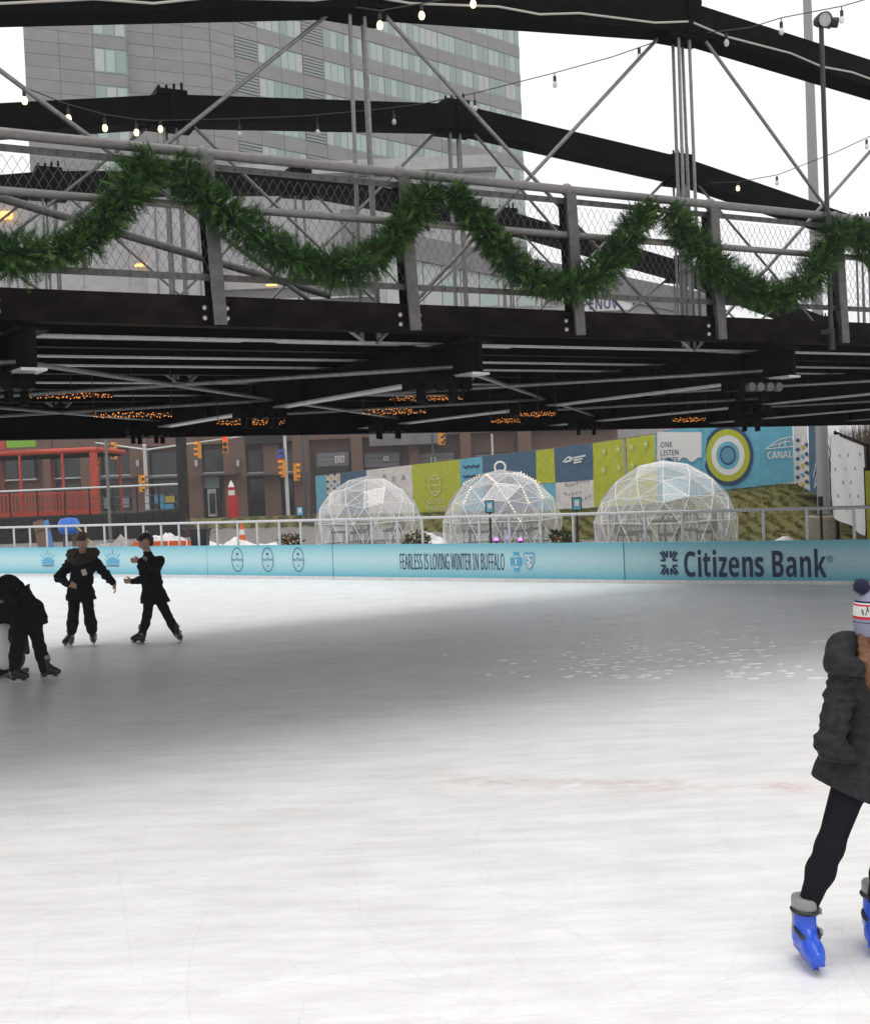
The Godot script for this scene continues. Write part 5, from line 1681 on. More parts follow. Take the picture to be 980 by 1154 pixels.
func make_rinkside():
	mound(at_depth(150, 612, 35.0), Vector3(2.0, 0.85, 0.9), 3, M.dirty_snow, "snow_pile", "heap of dirty grey snow behind the boards below the terrace")
	mound(at_depth(185, 612, 34.2), Vector3(1.2, 0.7, 0.7), 5, M.snow, "snow_pile", "pale lumpy snow next to the dirty grey heap")
	mound(at_depth(255, 612, 36.0), Vector3(1.6, 0.42, 0.9), 7, M.snow, "snow_pile", "low white snow patch beside the orange cone")
	mound(at_depth(302, 612, 34.0), Vector3(1.7, 0.42, 0.8), 9, M.snow, "snow_pile", "long white snow patch right of the orange cone")
	mound(at_depth(480, 612, 35.0), Vector3(0.7, 0.45, 0.7), 11, M.snow, "snow_pile", "white snow lump between two igloos")
	mound(at_depth(886, 612, 24.6), Vector3(1.1, 0.42, 0.5), 13, M.snow, "snow_pile", "smooth white snow mound at the foot of the grass slope")
	# traffic cone
	var c := at_depth(273, 604, 38.5); c.y = PLAZA
	var t := thing("traffic_cone", "orange traffic cone with pale stripe standing in the snow", "traffic cone", c)
	box_piece(t, "foot", M.black, c + Vector3.UP * 0.02, Vector3(0.4, 0.04, 0.4))
	var mb := MB.new(); mb.lathe(c, [Vector2(0.17, 0.04), Vector2(0.105, 0.42)], 18); part(t, "lower_cone", mb, M.orange)
	mb = MB.new(); mb.lathe(c, [Vector2(0.105, 0.42), Vector2(0.075, 0.6)], 18); part(t, "stripe", mb, M.print_white)
	mb = MB.new(); mb.lathe(c, [Vector2(0.075, 0.6), Vector2(0.035, 0.86), Vector2(0.0, 0.86)], 18); part(t, "upper_cone", mb, M.orange)
	# black bin
	c = at_depth(226, 612, 31.0); c.y = PLAZA
	t = thing("black_bin", "tapered black bin behind the rink railing", "bin", c)
	mb = MB.new()
	var p := []
	for k in 8:
		var top := k >= 4
		var w := 0.24 if top else 0.17
		p.append(c + Vector3(w * (1 if k in [1, 2, 5, 6] else -1), 0.88 if top else 0.0, w * (1 if k in [2, 3, 6, 7] else -1)))
	for e in [[3, 2, 6, 7], [2, 1, 5, 6], [1, 0, 4, 5], [0, 3, 7, 4], [7, 6, 5, 4]]: mb.quad(p[e[0]], p[e[1]], p[e[2]], p[e[3]])
	part(t, "body", mb, M.navy if false else flat(Color(0.01, 0.01, 0.018), 0.5))
	box_piece(t, "rim", M.black, c + Vector3.UP * 0.9, Vector3(0.54, 0.06, 0.54))
	# orange mat edge
	c = at_depth(190, 613, 33.4)
	t = thing("orange_barrier", "long low orange plastic strip lying behind the boards", "barrier", Vector3(c.x, PLAZA, c.z))
	var cy := at_depth(190, 609.5, 33.4).y
	for k in 4: box_piece(t, "section", M.orange, Vector3(c.x + (k - 1.5) * 0.62, (PLAZA + cy) / 2, c.z - (k - 1.5) * -0.3), Vector3(0.58, cy - PLAZA, 0.12), Basis(Vector3.UP, -0.52))
	# blue tank on a grey stand, planks leaning beside it
	c = at_depth(79, 612, 38.0); c.y = PLAZA
	t = thing("blue_tank", "round bright blue plastic tank on a grey stand behind the railing", "tank", c)
	var ty := at_depth(79, 592, 38.0).y
	mb = MB.new(); mb.lathe(Vector3(c.x, ty - 0.25, c.z), [Vector2(0.0, -0.06), Vector2(0.27, -0.04), Vector2(0.36, 0.1), Vector2(0.37, 0.3), Vector2(0.28, 0.48), Vector2(0.0, 0.52)], 20); part(t, "tank_body", mb, flat(Color(0.03, 0.16, 0.62), 0.35))
	for e in [[-0.18, -0.14], [0.18, -0.14], [-0.18, 0.14], [0.18, 0.14]]: rod_piece(t, "leg", M.grey_steel, c + Vector3(e[0], 0, e[1]), Vector3(c.x + e[0] * 0.8, ty - 0.28, c.z + e[1] * 0.8), 0.035)
	mb = MB.new(); mb.sweep([Vector3(c.x + 0.3, ty - 0.05, c.z + 0.2), Vector3(c.x + 0.6, ty - 0.3, c.z + 0.3), Vector3(c.x + 0.85, ty - 0.62, c.z + 0.35), Vector3(c.x + 0.8, PLAZA + 0.02, c.z + 0.4)], 0.025, 6); part(t, "yellow_hose", mb, M.print_yellow)
	for e in [[43, 0.35, M.brick, "reddish brown plank leaning by the blue tank"], [50, 0.3, flat(Color(0.08, 0.2, 0.45), 0.5), "blue board leaning by the blue tank"]]:
		var a := at_depth(e[0] + 7, 612, 38.4); a.y = PLAZA
		var b := at_depth(e[0], 587, 38.8)
		t = thing("leaning_board", e[3], "board", a)
		mb = MB.new(); mb.bar(a, b, e[1], 0.05, Vector3.BACK); part(t, "board", mb, e[2])
		mb = MB.new(); mb.bar(a.lerp(b, 0.7) + Vector3(0, 0, 0.04), a.lerp(b, 0.74) + Vector3(0, 0, 0.04), e[1] * 1.02, 0.03, Vector3.BACK); part(t, "batten", mb, M.soil)
	# tablet signs on black posts
	for e in [[551.5, 571, 29.5, "small blue sign on a black post before the middle igloo"], [649.5, 568, 27.6, "small blue sign on a black post between middle igloo and grass slope igloo"], [338, 576, 36.0, "small blue sign on a black post left of the three igloos"]]:
		var s: float = F / e[2]
		c = at_depth(e[0], e[1], e[2])
		t = thing("tablet_sign", e[3], "sign", Vector3(c.x, PLAZA, c.z))
		rod_piece(t, "post", M.black, Vector3(c.x, PLAZA, c.z - 0.03), Vector3(c.x, c.y - 0.1, c.z - 0.03), 0.03)
		var fr := box_piece(t, "sign_frame", M.black, c, Vector3(0.24, 0.34, 0.04))
		box_piece(fr, "sign_print", M.sky_blue, c + Vector3(0, 0, 0.022), Vector3(0.19, 0.28, 0.004))
		box_piece(fr, "sign_print", M.print_white, c + Vector3(0, 0.02, 0.026), Vector3(0.1, 0.14, 0.003))
		mb = MB.new(); mb.lathe(Vector3(c.x, PLAZA, c.z - 0.03), [Vector2(0.16, 0.0), Vector2(0.15, 0.03), Vector2(0.03, 0.04)], 14); part(t, "foot", mb, M.black)
	# planters
	for e in [[328, 30.6, "flower planter beside the low white snow"], [470, 28.4, "flower planter between the igloo before the white banner and the middle igloo"], [634, 26.4, "flower planter right of the middle igloo, with red flowers"]]:
		c = at_depth(e[0], 612, e[1]); c.y = PLAZA
		t = thing("flower_planter", e[2], "planter", c)
		mb = MB.new(); mb.lathe(c, [Vector2(0.0, 0.0), Vector2(0.16, 0.0), Vector2(0.25, 0.34), Vector2(0.27, 0.36), Vector2(0.22, 0.35), Vector2(0.0, 0.32)], 18); part(t, "pot", mb, M.brick if e[0] < 400 else M.stone_dark)
		var r := RandomNumberGenerator.new(); r.seed = int(e[0])
		for kind in 3:
			mb = MB.new()
			for i in [190, 34, 26][kind]:
				var o := Vector3(r.randf_range(-1, 1), r.randf_range(0.0, 1.0), r.randf_range(-1, 1)).normalized()
				var q := c + Vector3(0, 0.36, 0) + o * Vector3(0.42, 0.36, 0.42) * pow(r.randf(), 0.4)
				var ax := Vector3(r.randf_range(-1, 1), r.randf_range(-1, 1), r.randf_range(-1, 1)).normalized()
				var sd := o.cross(ax).normalized() * 0.03
				var ln := (o + ax * 0.6).normalized() * (0.1 if kind == 0 else 0.045)
				if kind == 0: mb.tri(q - sd, q + sd, q + ln); mb.tri(q + sd, q - sd, q - ln * 0.4)
				else: mb.ball(q, Vector3(0.032, 0.028, 0.032), 6, 4)
			part(t, ["leaves", "red_flowers", "pale_flowers"][kind], mb, [flat(Color(0.04, 0.07, 0.02), 0.8), flat(Color(0.3, 0.03, 0.02), 0.7), flat(Color(0.5, 0.42, 0.28), 0.7)][kind]).set_meta("kind", "stuff")
	# two small purple lamps on the ground before the middle igloo
	for e in [[559, 29.8, "purple ground lamp left of the other, before the middle igloo"], [586, 29.4, "purple ground lamp right of the other, before the middle igloo"]]:
		c = at_depth(e[0], 608.5, e[1])
		t = thing("ground_lamp", e[2], "lamp", Vector3(c.x, PLAZA, c.z))
		rod_piece(t, "stake", M.black, Vector3(c.x, PLAZA, c.z), Vector3(c.x, c.y - 0.05, c.z), 0.02)
		mb = MB.new(); mb.lathe(Vector3(c.x, c.y - 0.07, c.z), [Vector2(0.02, 0.0), Vector2(0.08, 0.02), Vector2(0.08, 0.05)], 12); part(t, "housing", mb, M.black)
		mb = MB.new(); mb.ball(c, Vector3(0.06, 0.06, 0.06), 8, 6); part(t, "lamp_glass", mb, M.purple_lamp)
		var l := OmniLight3D.new()
		l.light_color = Color(0.6, 0.15, 1.0); l.light_energy = 0.05; l.omni_range = 3.0; l.omni_attenuation = 2.0; l.light_size = 0.06; l.shadow_enabled = true
		t.add_child(l); l.position = c + Vector3(0, 0.12, 0.06) - t.position

# ------------------------------------------------------------------ garlands
func make_garlands():
	var swags := [
		[[-210, 150], [-190, 185], [-150, 230], [-100, 262], [-50, 282], [0, 286], [40, 286], [75, 282], [100, 270], [118, 250], [135, 228], [152, 205], [168, 186], [176, 178]],
		[[194, 184], [208, 200], [228, 220], [250, 238], [285, 263], [320, 286], [355, 300], [390, 302], [420, 290], [445, 266], [462, 245], [478, 224], [490, 214]],
		[[506, 212], [525, 232], [548, 262], [568, 288], [592, 308], [620, 322], [650, 322], [678, 306], [698, 285], [710, 262], [722, 244], [738, 235]],
		[[752, 236], [768, 256], [785, 280], [808, 303], [838, 322], [868, 334], [893, 330], [915, 310], [930, 288], [940, 264], [948, 252]],
		[[958, 252], [972, 270], [992, 290], [1020, 312], [1055, 326], [1090, 322], [1120, 300], [1145, 275]]]
	var says := ["green fir garland swag on the railing where the slanted pipe starts", "green fir garland swag crossing the post in front of the hotel corner", "green fir garland swag below the hotel's edge, between two railing posts", "green fir garland swag ending at the floodlight pole", "green fir garland swag beginning at the floodlight pole, on its far side"]
	var nz := FastNoiseLite.new(); nz.seed = 2; nz.frequency = 2.2
	for si in swags.size():
		var pts := []
		for q in swags[si]: pts.append(on_bridge(q[0], q[1], -0.2))
		var curve := Curve3D.new()
		for i in pts.size():
			var tan: Vector3 = (pts[mini(i + 1, pts.size() - 1)] - pts[maxi(i - 1, 0)]) * 0.16
			curve.add_point(pts[i], -tan, tan)
		var len := curve.get_baked_length()
		var t := thing("garland", says[si], "garland", curve.sample_baked(len / 2), "fir garlands on the bridge railing")
		var core := []
		for i in 40: core.append(curve.sample_baked(len * i / 39.0))
		var mb := MB.new(); mb.sweep(core, 0.05, 7); part(t, "core", mb, M.stem)
		var r := RandomNumberGenerator.new(); r.seed = 300 + si
		var tones := [MB.new(), MB.new(), MB.new()]
		# sprigs: a twig with needles to both sides, all round the core
		for i in int(len * 760):
			var s := r.randf() * len
			var c := curve.sample_baked(s)
			var tg := (curve.sample_baked(minf(s + 0.03, len)) - curve.sample_baked(maxf(s - 0.03, 0))).normalized()
			var x := tg.cross(Vector3.UP).normalized()
			var an := r.randf() * TAU
			var o := (x * cos(an) + tg.cross(x) * sin(an)).normalized()
			var fat := 1.1 + 0.7 * nz.get_noise_1d(s * 0.9 + si * 20)
			var edge := smoothstep(0.0, 0.12, minf(s, len - s))
			var L := r.randf_range(0.1, 0.2) * fat * (0.6 + 0.4 * edge)
			var d := (o + tg * r.randf_range(-0.9, 0.9) + Vector3.DOWN * 0.12).normalized()
			var a := c + o * 0.03
			var side := d.cross(Vector3(r.randf_range(-1, 1), r.randf_range(-1, 1), r.randf_range(-1, 1))).normalized()
			var tone: MB = tones[[0, 0, 1, 1, 1, 2][r.randi() % 6]]
			var nn := 9
			for k in nn:
				var b := a + d * L * (0.25 + 0.75 * k / nn)
				for sg in [-1.0, 1.0]:
					var nd: Vector3 = (side * sg + d * 0.9).normalized()
					var tip := b + nd * r.randf_range(0.026, 0.048)
					var w := d * 0.0036 + side.cross(d) * 0.0022
					tone.tri(b - w, b + w, tip)
			tone.tri(a - side * 0.004, a + side * 0.004, a + d * (L + 0.03))
		for k in 3: part(t, "needles", tones[k], M.needle[k]).set_meta("kind", "stuff")
		for e in [0.02, 0.98]:
			mb = MB.new()
			var p := curve.sample_baked(len * e)
			var tie := ring(p + BN * 0.08, 0.1, 10, BU)
			mb.sweep(tie, 0.006, 5, -1.0, true)
			part(t, "tie", mb, M.bolt)

# ------------------------------------------------------------------ string lights and fairy lights
func string_lights(label: String, nodes: Array, bulbs: Array):
	# nodes: [px, py, distance across the bridge]; bulbs: [px, py, lit]
	var pts := []
	for q in nodes: pts.append(on_bridge(q[0], q[1], q[2]))
	var t := thing("string_lights", label, "string lights", pts[pts.size() / 2])
	var mb := MB.new(); mb.sweep(pts, 0.006, 5); part(t, "cord", mb, M.cord)
	for b in bulbs:
		var d := 0.0
		var cyp := 0.0
		for i in nodes.size() - 1:
			if b[0] >= minf(nodes[i][0], nodes[i + 1][0]) and b[0] <= maxf(nodes[i][0], nodes[i + 1][0]):
				var w: float = (b[0] - nodes[i][0]) / (nodes[i + 1][0] - nodes[i][0])
				d = lerpf(nodes[i][2], nodes[i + 1][2], w); cyp = lerpf(nodes[i][1], nodes[i + 1][1], w)
		var p := on_bridge(b[0], b[1], d)
		var top := on_bridge(b[0], cyp, d)
		mb = MB.new(); mb.rod(Vector3(p.x, maxf(top.y, p.y + 0.09), p.z), p + Vector3.UP * 0.085, 0.006, 5)
		mb.rod(p + Vector3.UP * 0.095, p + Vector3.UP * 0.03, 0.019, 8)
		var so := part(t, "socket", mb, M.cord)
		mb = MB.new(); mb.lathe(p, [Vector2(0.0, -0.045), Vector2(0.02, -0.036), Vector2(0.03, -0.01), Vector2(0.026, 0.015), Vector2(0.014, 0.035)], 10)
		part(so, "bulb", mb, M.bulb_lit if b[2] else M.bulb_off)
func make_lights():
	string_lights("string lights sagging from the left over the middle arch, most bulbs lit", [[-40, 55, 1.2], [0, 80, 1.8], [27, 98, 2.3], [75, 117, 2.9], [118, 129, 3.3], [150, 134, 3.6], [175, 136, 3.78], [260, 134, 3.79], [340, 131, 3.79], [420, 124, 3.79]], [[28, 113, 1], [77.5, 133, 1], [118.5, 144, 1], [154, 149, 1], [181, 145, 1], [270, 151, 0], [358, 149, 0]])
	string_lights("string lights rising from the middle arch to the crown of the near arch", [[420, 124, 3.79], [470, 118, 3.4], [535, 105, 2.9], [625, 82, 2.0], [690, 64, 1.2], [747, 44, 0.5]], [[444, 137, 0], [535, 122, 0], [625, 95, 0], [720, 64, 0]])
	string_lights("string lights leaving the near arch towards the upper right", [[797, 37, 0.17], [845, 31, 0.1], [880, 20, -0.1], [948, 7, -0.4], [1000, -8, -0.8]], [[818, 48, 0], [880, 35, 0], [948, 22, 0]])
	string_lights("string lights along the top of the near arch, three bulbs lit", [[400, 8, 0.17], [428, 12, 0.16], [475, 4, 0.16], [533, -6, 0.16], [570, -14, 0.16]], [[428, 28, 1], [475, 17, 1], [533, 4, 1]])
	string_lights("string lights rising from the middle arch towards the tall mast", [[800, 206, 3.79], [831, 205, 3.6], [876, 197, 3.0], [940, 172, 2.2], [990, 149, 1.6]], [[831, 212, 1], [875, 206, 0], [976, 165, 0]])
	# orange fairy lights wound along pipes under the deck
	var sp := [[32, 128, 446, "pipe nearest the left edge beam"], [106, 194, 467.5, "second pipe from the left end"], [246, 321, 476, "pipe above the brick shopfronts"], [440, 522, 449, "pipe right of the large hanger nuts"], [410, 480, 464, "pipe below the large hanger nuts"], [586, 626, 467, "pipe above the navy and white banners"], [553, 590, 474, "pipe left above the navy banner"], [757, 795, 473, "short pipe above the white banner words"]]
	for k in sp.size():
		var q: Array = sp[k]
		var hy: float = 3.42 if k in [0, 3] else 3.15
		var a := at_height(q[0], q[2] + 0.5, hy)
		var b := at_height(q[1], q[2] - 0.5, hy)
		var t := thing("rope_light", "orange fairy lights wound along the %s under the bridge" % q[3], "fairy lights", (a + b) / 2)
		var mb := MB.new()
		mb.rod(a, b, 0.016, 8); part(t, "pipe", mb, M.black)
		mb = MB.new()
		for e in [a, b, (a + b) / 2]: mb.rod(e, Vector3(e.x, 3.88, e.z), 0.005, 5)
		part(t, "hanger", mb, M.black)
		mb = MB.new()
		var n := int(a.distance_to(b) / 0.011)
		var r := RandomNumberGenerator.new(); r.seed = 500 + k
		for i in n:
			var w := i / float(n)
			var sz := 0.012 + 0.014 * sin(w * PI)
			var p := a.lerp(b, w) + Vector3(0, sin(i * 1.9) * sz, cos(i * 1.9) * sz)
			p += Vector3(r.randf_range(-1, 1), r.randf_range(-1, 1), 0) * 0.012
			mb.ball(p, Vector3.ONE * 0.0058, 5, 3)
		part(t, "bulbs", mb, M.fairy).set_meta("kind", "stuff")

# ------------------------------------------------------------------ people
func hand_bones(w: Vector3, dir: Vector3, across: Vector3, curl: float, s := 1.0) -> Array:
	# w wrist, dir towards the fingers, across towards the thumb; the palm faces dir x across
	var d := dir.normalized()
	var a := (across - d * across.dot(d)).normalized()
	var n := d.cross(a)
	var out := [[w, w + d * 0.05 * s, 0.026 * s, 0.026 * s]]
	for k in 4:
		var off: float = (1.5 - k) * 0.02 * s
		var kn := w + d * 0.088 * s + a * off
		out.append([w + d * 0.03 * s + a * off * 0.6, kn, 0.016 * s, 0.0115 * s])
		var L: float = [0.068, 0.078, 0.072, 0.056][k] * s
		var p := kn
		var an := 0.0
		for j in 3:
			an += curl * [0.6, 1.0, 0.8][j]
			var q: Vector3 = p + (d * cos(an) + n * sin(an)) * L * [0.45, 0.32, 0.23][j]
			out.append([p, q, (0.0098 - 0.001 * j) * s, (0.009 - 0.001 * j) * s])
			p = q
	var t0 := w + d * 0.025 * s + a * 0.022 * s
	var t1 := t0 + (d * 0.7 + a * 0.7 + n * 0.3).normalized() * 0.042 * s
	var t2 := t1 + (d * 0.95 + a * 0.2 + n * (0.3 + curl * 0.4)).normalized() * 0.03 * s
	out.append([t0, t1, 0.015 * s, 0.0115 * s]); out.append([t1, t2, 0.0115 * s, 0.0098 * s]); out.append([t2, t2 + (t2 - t1) * 0.75, 0.0098 * s, 0.008 * s])
	return out
func head_bones(h: Vector3, f: Vector3, up: Vector3) -> Array:
	var s := f.cross(up).normalized()
	var out := [[h + up * 0.035 - f * 0.022, h + up * 0.03 + f * 0.018, 0.092, 0.086], [h - up * 0.02 + f * 0.015, h - up * 0.03 + f * 0.02, 0.075, 0.072],
		[h - up * 0.075 + f * 0.045, h - up * 0.082 + f * 0.058, 0.042, 0.032],
		[h + up * 0.0 + f * 0.098, h - up * 0.028 + f * 0.113, 0.008, 0.012], [h - up * 0.053 + f * 0.088 - s * 0.014, h - up * 0.053 + f * 0.088 + s * 0.014, 0.009, 0.009]]
	for e in [-1.0, 1.0]:
		out.append([h + s * 0.086 * e - up * 0.002 - f * 0.01, h + s * 0.088 * e - up * 0.028 - f * 0.008, 0.017, 0.011])
		out.append([h + s * 0.05 * e - up * 0.03 + f * 0.05, h + s * 0.038 * e - up * 0.06 + f * 0.05, 0.036, 0.026])
		out.append([h + s * 0.018 * e + up * 0.026 + f * 0.092, h + s * 0.05 * e + up * 0.026 + f * 0.076, 0.009, 0.008])
	return out
func eyes(t: Node, h: Vector3, f: Vector3, up: Vector3):
	var s := f.cross(up).normalized()
	for e in [-1.0, 1.0]:
		var c: Vector3 = h + s * 0.033 * e + up * 0.006 + f * 0.083
		var mb := MB.new(); mb.ball(c, Vector3.ONE * 0.0125, 10, 8)
		var o := part(t, "eye", mb, M.eye_white)
		mb = MB.new(); mb.ball(c + f * 0.0075, Vector3.ONE * 0.0072, 8, 6); part(o, "iris", mb, M.hair_dark)
# one skate: sole centre on the ice, toe direction, up direction
func skate(t: Node, at: Vector3, toe: Vector3, up: Vector3, shell: Material, rear: Material):
	var z := (toe - up * toe.dot(up)).normalized()
	var x := up.cross(z)
	var P := func(a: float, b: float, c: float): return at + x * a * 0.9 + up * b * 0.94 + z * c * 0.9
	var mb := MB.new()
	solid(mb, [[P.call(0, 0.115, -0.055), P.call(0, 0.1, 0.1), 0.045, 0.04], [P.call(0, 0.095, 0.1), P.call(0, 0.088, 0.15), 0.041, 0.034], [P.call(0, 0.12, -0.04), P.call(0, 0.25, -0.035), 0.05, 0.052], [P.call(0, 0.16, 0.0), P.call(0, 0.12, 0.06), 0.042, 0.04]], 0.009, 0.03, [[P.call(0, 0.068, 0), -up], [P.call(0, 0.285, 0), up]])
	var o := part(t, "skate", mb, shell)
	mb = MB.new()
	solid(mb, [[P.call(0, 0.14, -0.062), P.call(0, 0.3, -0.055), 0.047, 0.056], [P.call(0, 0.1, -0.06), P.call(0, 0.14, -0.062), 0.047, 0.047], [P.call(0, 0.27, -0.03), P.call(0, 0.3, -0.03), 0.052, 0.055]], 0.009, 0.02, [[P.call(0, 0.32, 0), up], [P.call(0, 0.068, 0), -up]])
	part(o, "cuff", mb, rear)
	for e in [[0.255, -0.035, 0.064, 0.066, 0.0], [0.165, 0.005, 0.056, 0.072, 0.28]]:
		mb = MB.new()
		var pts := []
		for i in 16:
			var a := TAU * i / 16.0
			pts.append(P.call(cos(a) * e[2], e[0] - sin(a) * e[3] * e[4], e[1] + sin(a) * e[3]))
		mb.sweep(pts, 0.011, 6, -1.0, true)
		var st := part(o, "strap", mb, M.boot_black)
		mb = MB.new(); mb.box(P.call(e[2] + 0.006, e[0], e[1] + 0.012), Vector3(0.014, 0.024, 0.036), Basis(x, up, z)); part(st if false else o, "buckle", mb, M.boot_grey)
	mb = MB.new()
	mb.box(P.call(0, 0.06, 0.025), Vector3(0.062, 0.02, 0.24), Basis(x, up, z))
	for c in [-0.06, 0.1]: mb.box(P.call(0, 0.04, c), Vector3(0.024, 0.03, 0.06), Basis(x, up, z))
	part(o, "blade_holder", mb, shell)
	mb = MB.new()
	var prof := [[-0.13, 0.03], [-0.125, 0.012], [-0.09, 0.001], [0.13, 0.001], [0.165, 0.012], [0.172, 0.03]]
	for i in prof.size() - 1:
		var a: Array = prof[i]; var b: Array = prof[i + 1]
		for s in [-1.0, 1.0]:
			var q := [P.call(0.002 * s, a[1], a[0]), P.call(0.002 * s, b[1], b[0]), P.call(0.002 * s, 0.034, b[0]), P.call(0.002 * s, 0.034, a[0])]
			if s > 0: mb.quad(q[3], q[2], q[1], q[0])
			else: mb.quad(q[0], q[1], q[2], q[3])
		mb.quad(P.call(-0.002, a[1], a[0]), P.call(0.002, a[1], a[0]), P.call(0.002, b[1], b[0]), P.call(-0.002, b[1], b[0]))
	part(o, "blade", mb, M.blade)

# J: joints in world coordinates. fwd: where the chest looks. spec: sizes, clothes
func person(label: String, J: Dictionary, fwd: Vector3, face: Vector3, head_up: Vector3, spec: Dictionary) -> Node3D:
	var base: Vector3 = (J.footL + J.footR) / 2; base.y = 0
	var t := thing("person", label, "person", base)
	var side := fwd.cross(Vector3.UP).normalized()     # to the person's right... mirrored pairs use L and R as seen in the picture
	var cell: float = spec.cell
	var fx := absf(side.x); 
	var depth_sq := Vector3(lerpf(0.72, 1.0, fx), 1.0, lerpf(1.0, 0.72, fx))
	# the body, one continuous skin
	var body := MB.new()
	var bones := []
	bones.append([J.pelvis, J.waist, 0.11, 0.11, depth_sq]); bones.append([J.waist, J.chest, 0.115, 0.135, depth_sq])
	bones.append([J.chest, J.neck, 0.12, 0.055]); bones.append([J.neck, J.head - head_up * 0.04, 0.052, 0.05])
	for e in ["L", "R"]:
		bones.append([J.chest, J["sh" + e], 0.07, 0.048]); bones.append([J["sh" + e], J["el" + e], 0.044, 0.035]); bones.append([J["el" + e], J["wr" + e], 0.035, 0.026])
		bones.append([J.pelvis, J["hip" + e], 0.08, 0.066]); bones.append([J["hip" + e], J["kn" + e], 0.064, 0.046]); bones.append([J["kn" + e], J["an" + e], 0.044, 0.033]); bones.append([J["an" + e], J["an" + e].lerp(J["foot" + e], 0.4), 0.034, 0.03])
	solid(body, bones, maxf(cell, 0.014), 0.05)
	solid(body, head_bones(J.head, face, head_up), spec.head_cell, 0.022)
	for e in ["L", "R"]:
		solid(body, hand_bones(J["wr" + e], J["hand" + e], J["thumb" + e], spec["curl" + e]), spec.hand_cell, 0.008)
	part(t, "body", body, M.skin)
	eyes(t, J.head, face, head_up)
	# trousers
	var tr := MB.new()
	var nz := FastNoiseLite.new(); nz.seed = spec.seed; nz.frequency = spec.get("wrinkle_freq", 9.0)
	bones = [[J.pelvis + Vector3.UP * 0.06, J.pelvis, 0.135, 0.14, depth_sq]]
	var tl: Array = spec.leg
	for e in ["L", "R"]:
		bones.append([J["hip" + e], J["kn" + e], tl[0], tl[1]]); bones.append([J["kn" + e], J["kn" + e].lerp(J["an" + e], 0.35), tl[1], lerpf(tl[1], tl[2], 0.2) + tl[3]]); bones.append([J["kn" + e].lerp(J["an" + e], 0.35), J["kn" + e].lerp(J["an" + e], spec.leg_end), lerpf(tl[1], tl[2], 0.2) + tl[3], tl[2]])
	solid(tr, bones, cell, 0.04, [], nz, spec.leg_wrinkle)
	part(t, "trousers", tr, spec.leg_mat)
	# coat: torso, skirt down to the hem, sleeves
	var coat := MB.new()
	var cs: float = spec.coat
	var hem: Vector3 = J.hem
	bones = [[J.pelvis, J.waist, 0.16 * cs, 0.15 * cs, depth_sq], [J.waist, J.chest, 0.15 * cs, 0.165 * cs, depth_sq], [J.chest, J.neck, 0.13 * cs, 0.075], [J.pelvis, hem - Vector3.UP * 0.1, 0.16 * cs, spec.hem_r, depth_sq]]
	var folds := FastNoiseLite.new(); folds.seed = spec.seed + 1; folds.frequency = 5.0
	for e in ["L", "R"]:
		bones.append([J.chest.lerp(J["sh" + e], 0.3), J["sh" + e], 0.1 * cs, 0.074 * cs])
		solid(coat, [[J["sh" + e], J["el" + e], 0.075 * cs, 0.064 * cs], [J["el" + e], J["wr" + e].lerp(J["el" + e], 0.06), 0.064 * cs, 0.046 * cs]], cell, 0.03, [], folds, spec.wrinkle * 1.5, Vector3(1.2, 4.5, 1.2))
		bones.append([J["hip" + e], J["hip" + e].lerp(J["kn" + e], 0.35), 0.115 * cs, 0.12 * cs])
	for b in spec.get("extra", []): bones.append(b)
	var hem_n: Vector3 = spec.get("hem_n", Vector3.DOWN)
	solid(coat, bones, cell, 0.05, [[hem, hem_n], [J.head - head_up * 0.085, head_up]], folds, spec.wrinkle, Vector3(1.0, 2.6, 1.0))
	part(t, "coat", coat, spec.coat_mat)
	# skates
	for e in ["L", "R"]:
		skate(t, J["foot" + e] + J["toe" + e] * 0.045, J["toe" + e], (J["an" + e] - J["foot" + e]).normalized().lerp(Vector3.UP, 0.3).normalized(), spec.shell, spec.rear)
	return t
func hair_cap(t: Node, h: Vector3, f: Vector3, up: Vector3, m: Material, cell: float, vol := 1.0):
	var s := f.cross(up).normalized()
	var nz := FastNoiseLite.new(); nz.seed = 6; nz.frequency = 22.0
	var mb := MB.new()
	solid(mb, [[h + up * 0.055 - f * 0.03, h + up * 0.06 + f * 0.028, 0.092 * vol, 0.08 * vol], [h + up * 0.0 - f * 0.055, h - up * 0.04 - f * 0.05, 0.08 * vol, 0.06]], cell, 0.03, [[h + up * 0.035 + f * 0.07, (f * 0.7 - up * 0.7).normalized()]], nz, 0.02)
	part(t, "hair", mb, m)

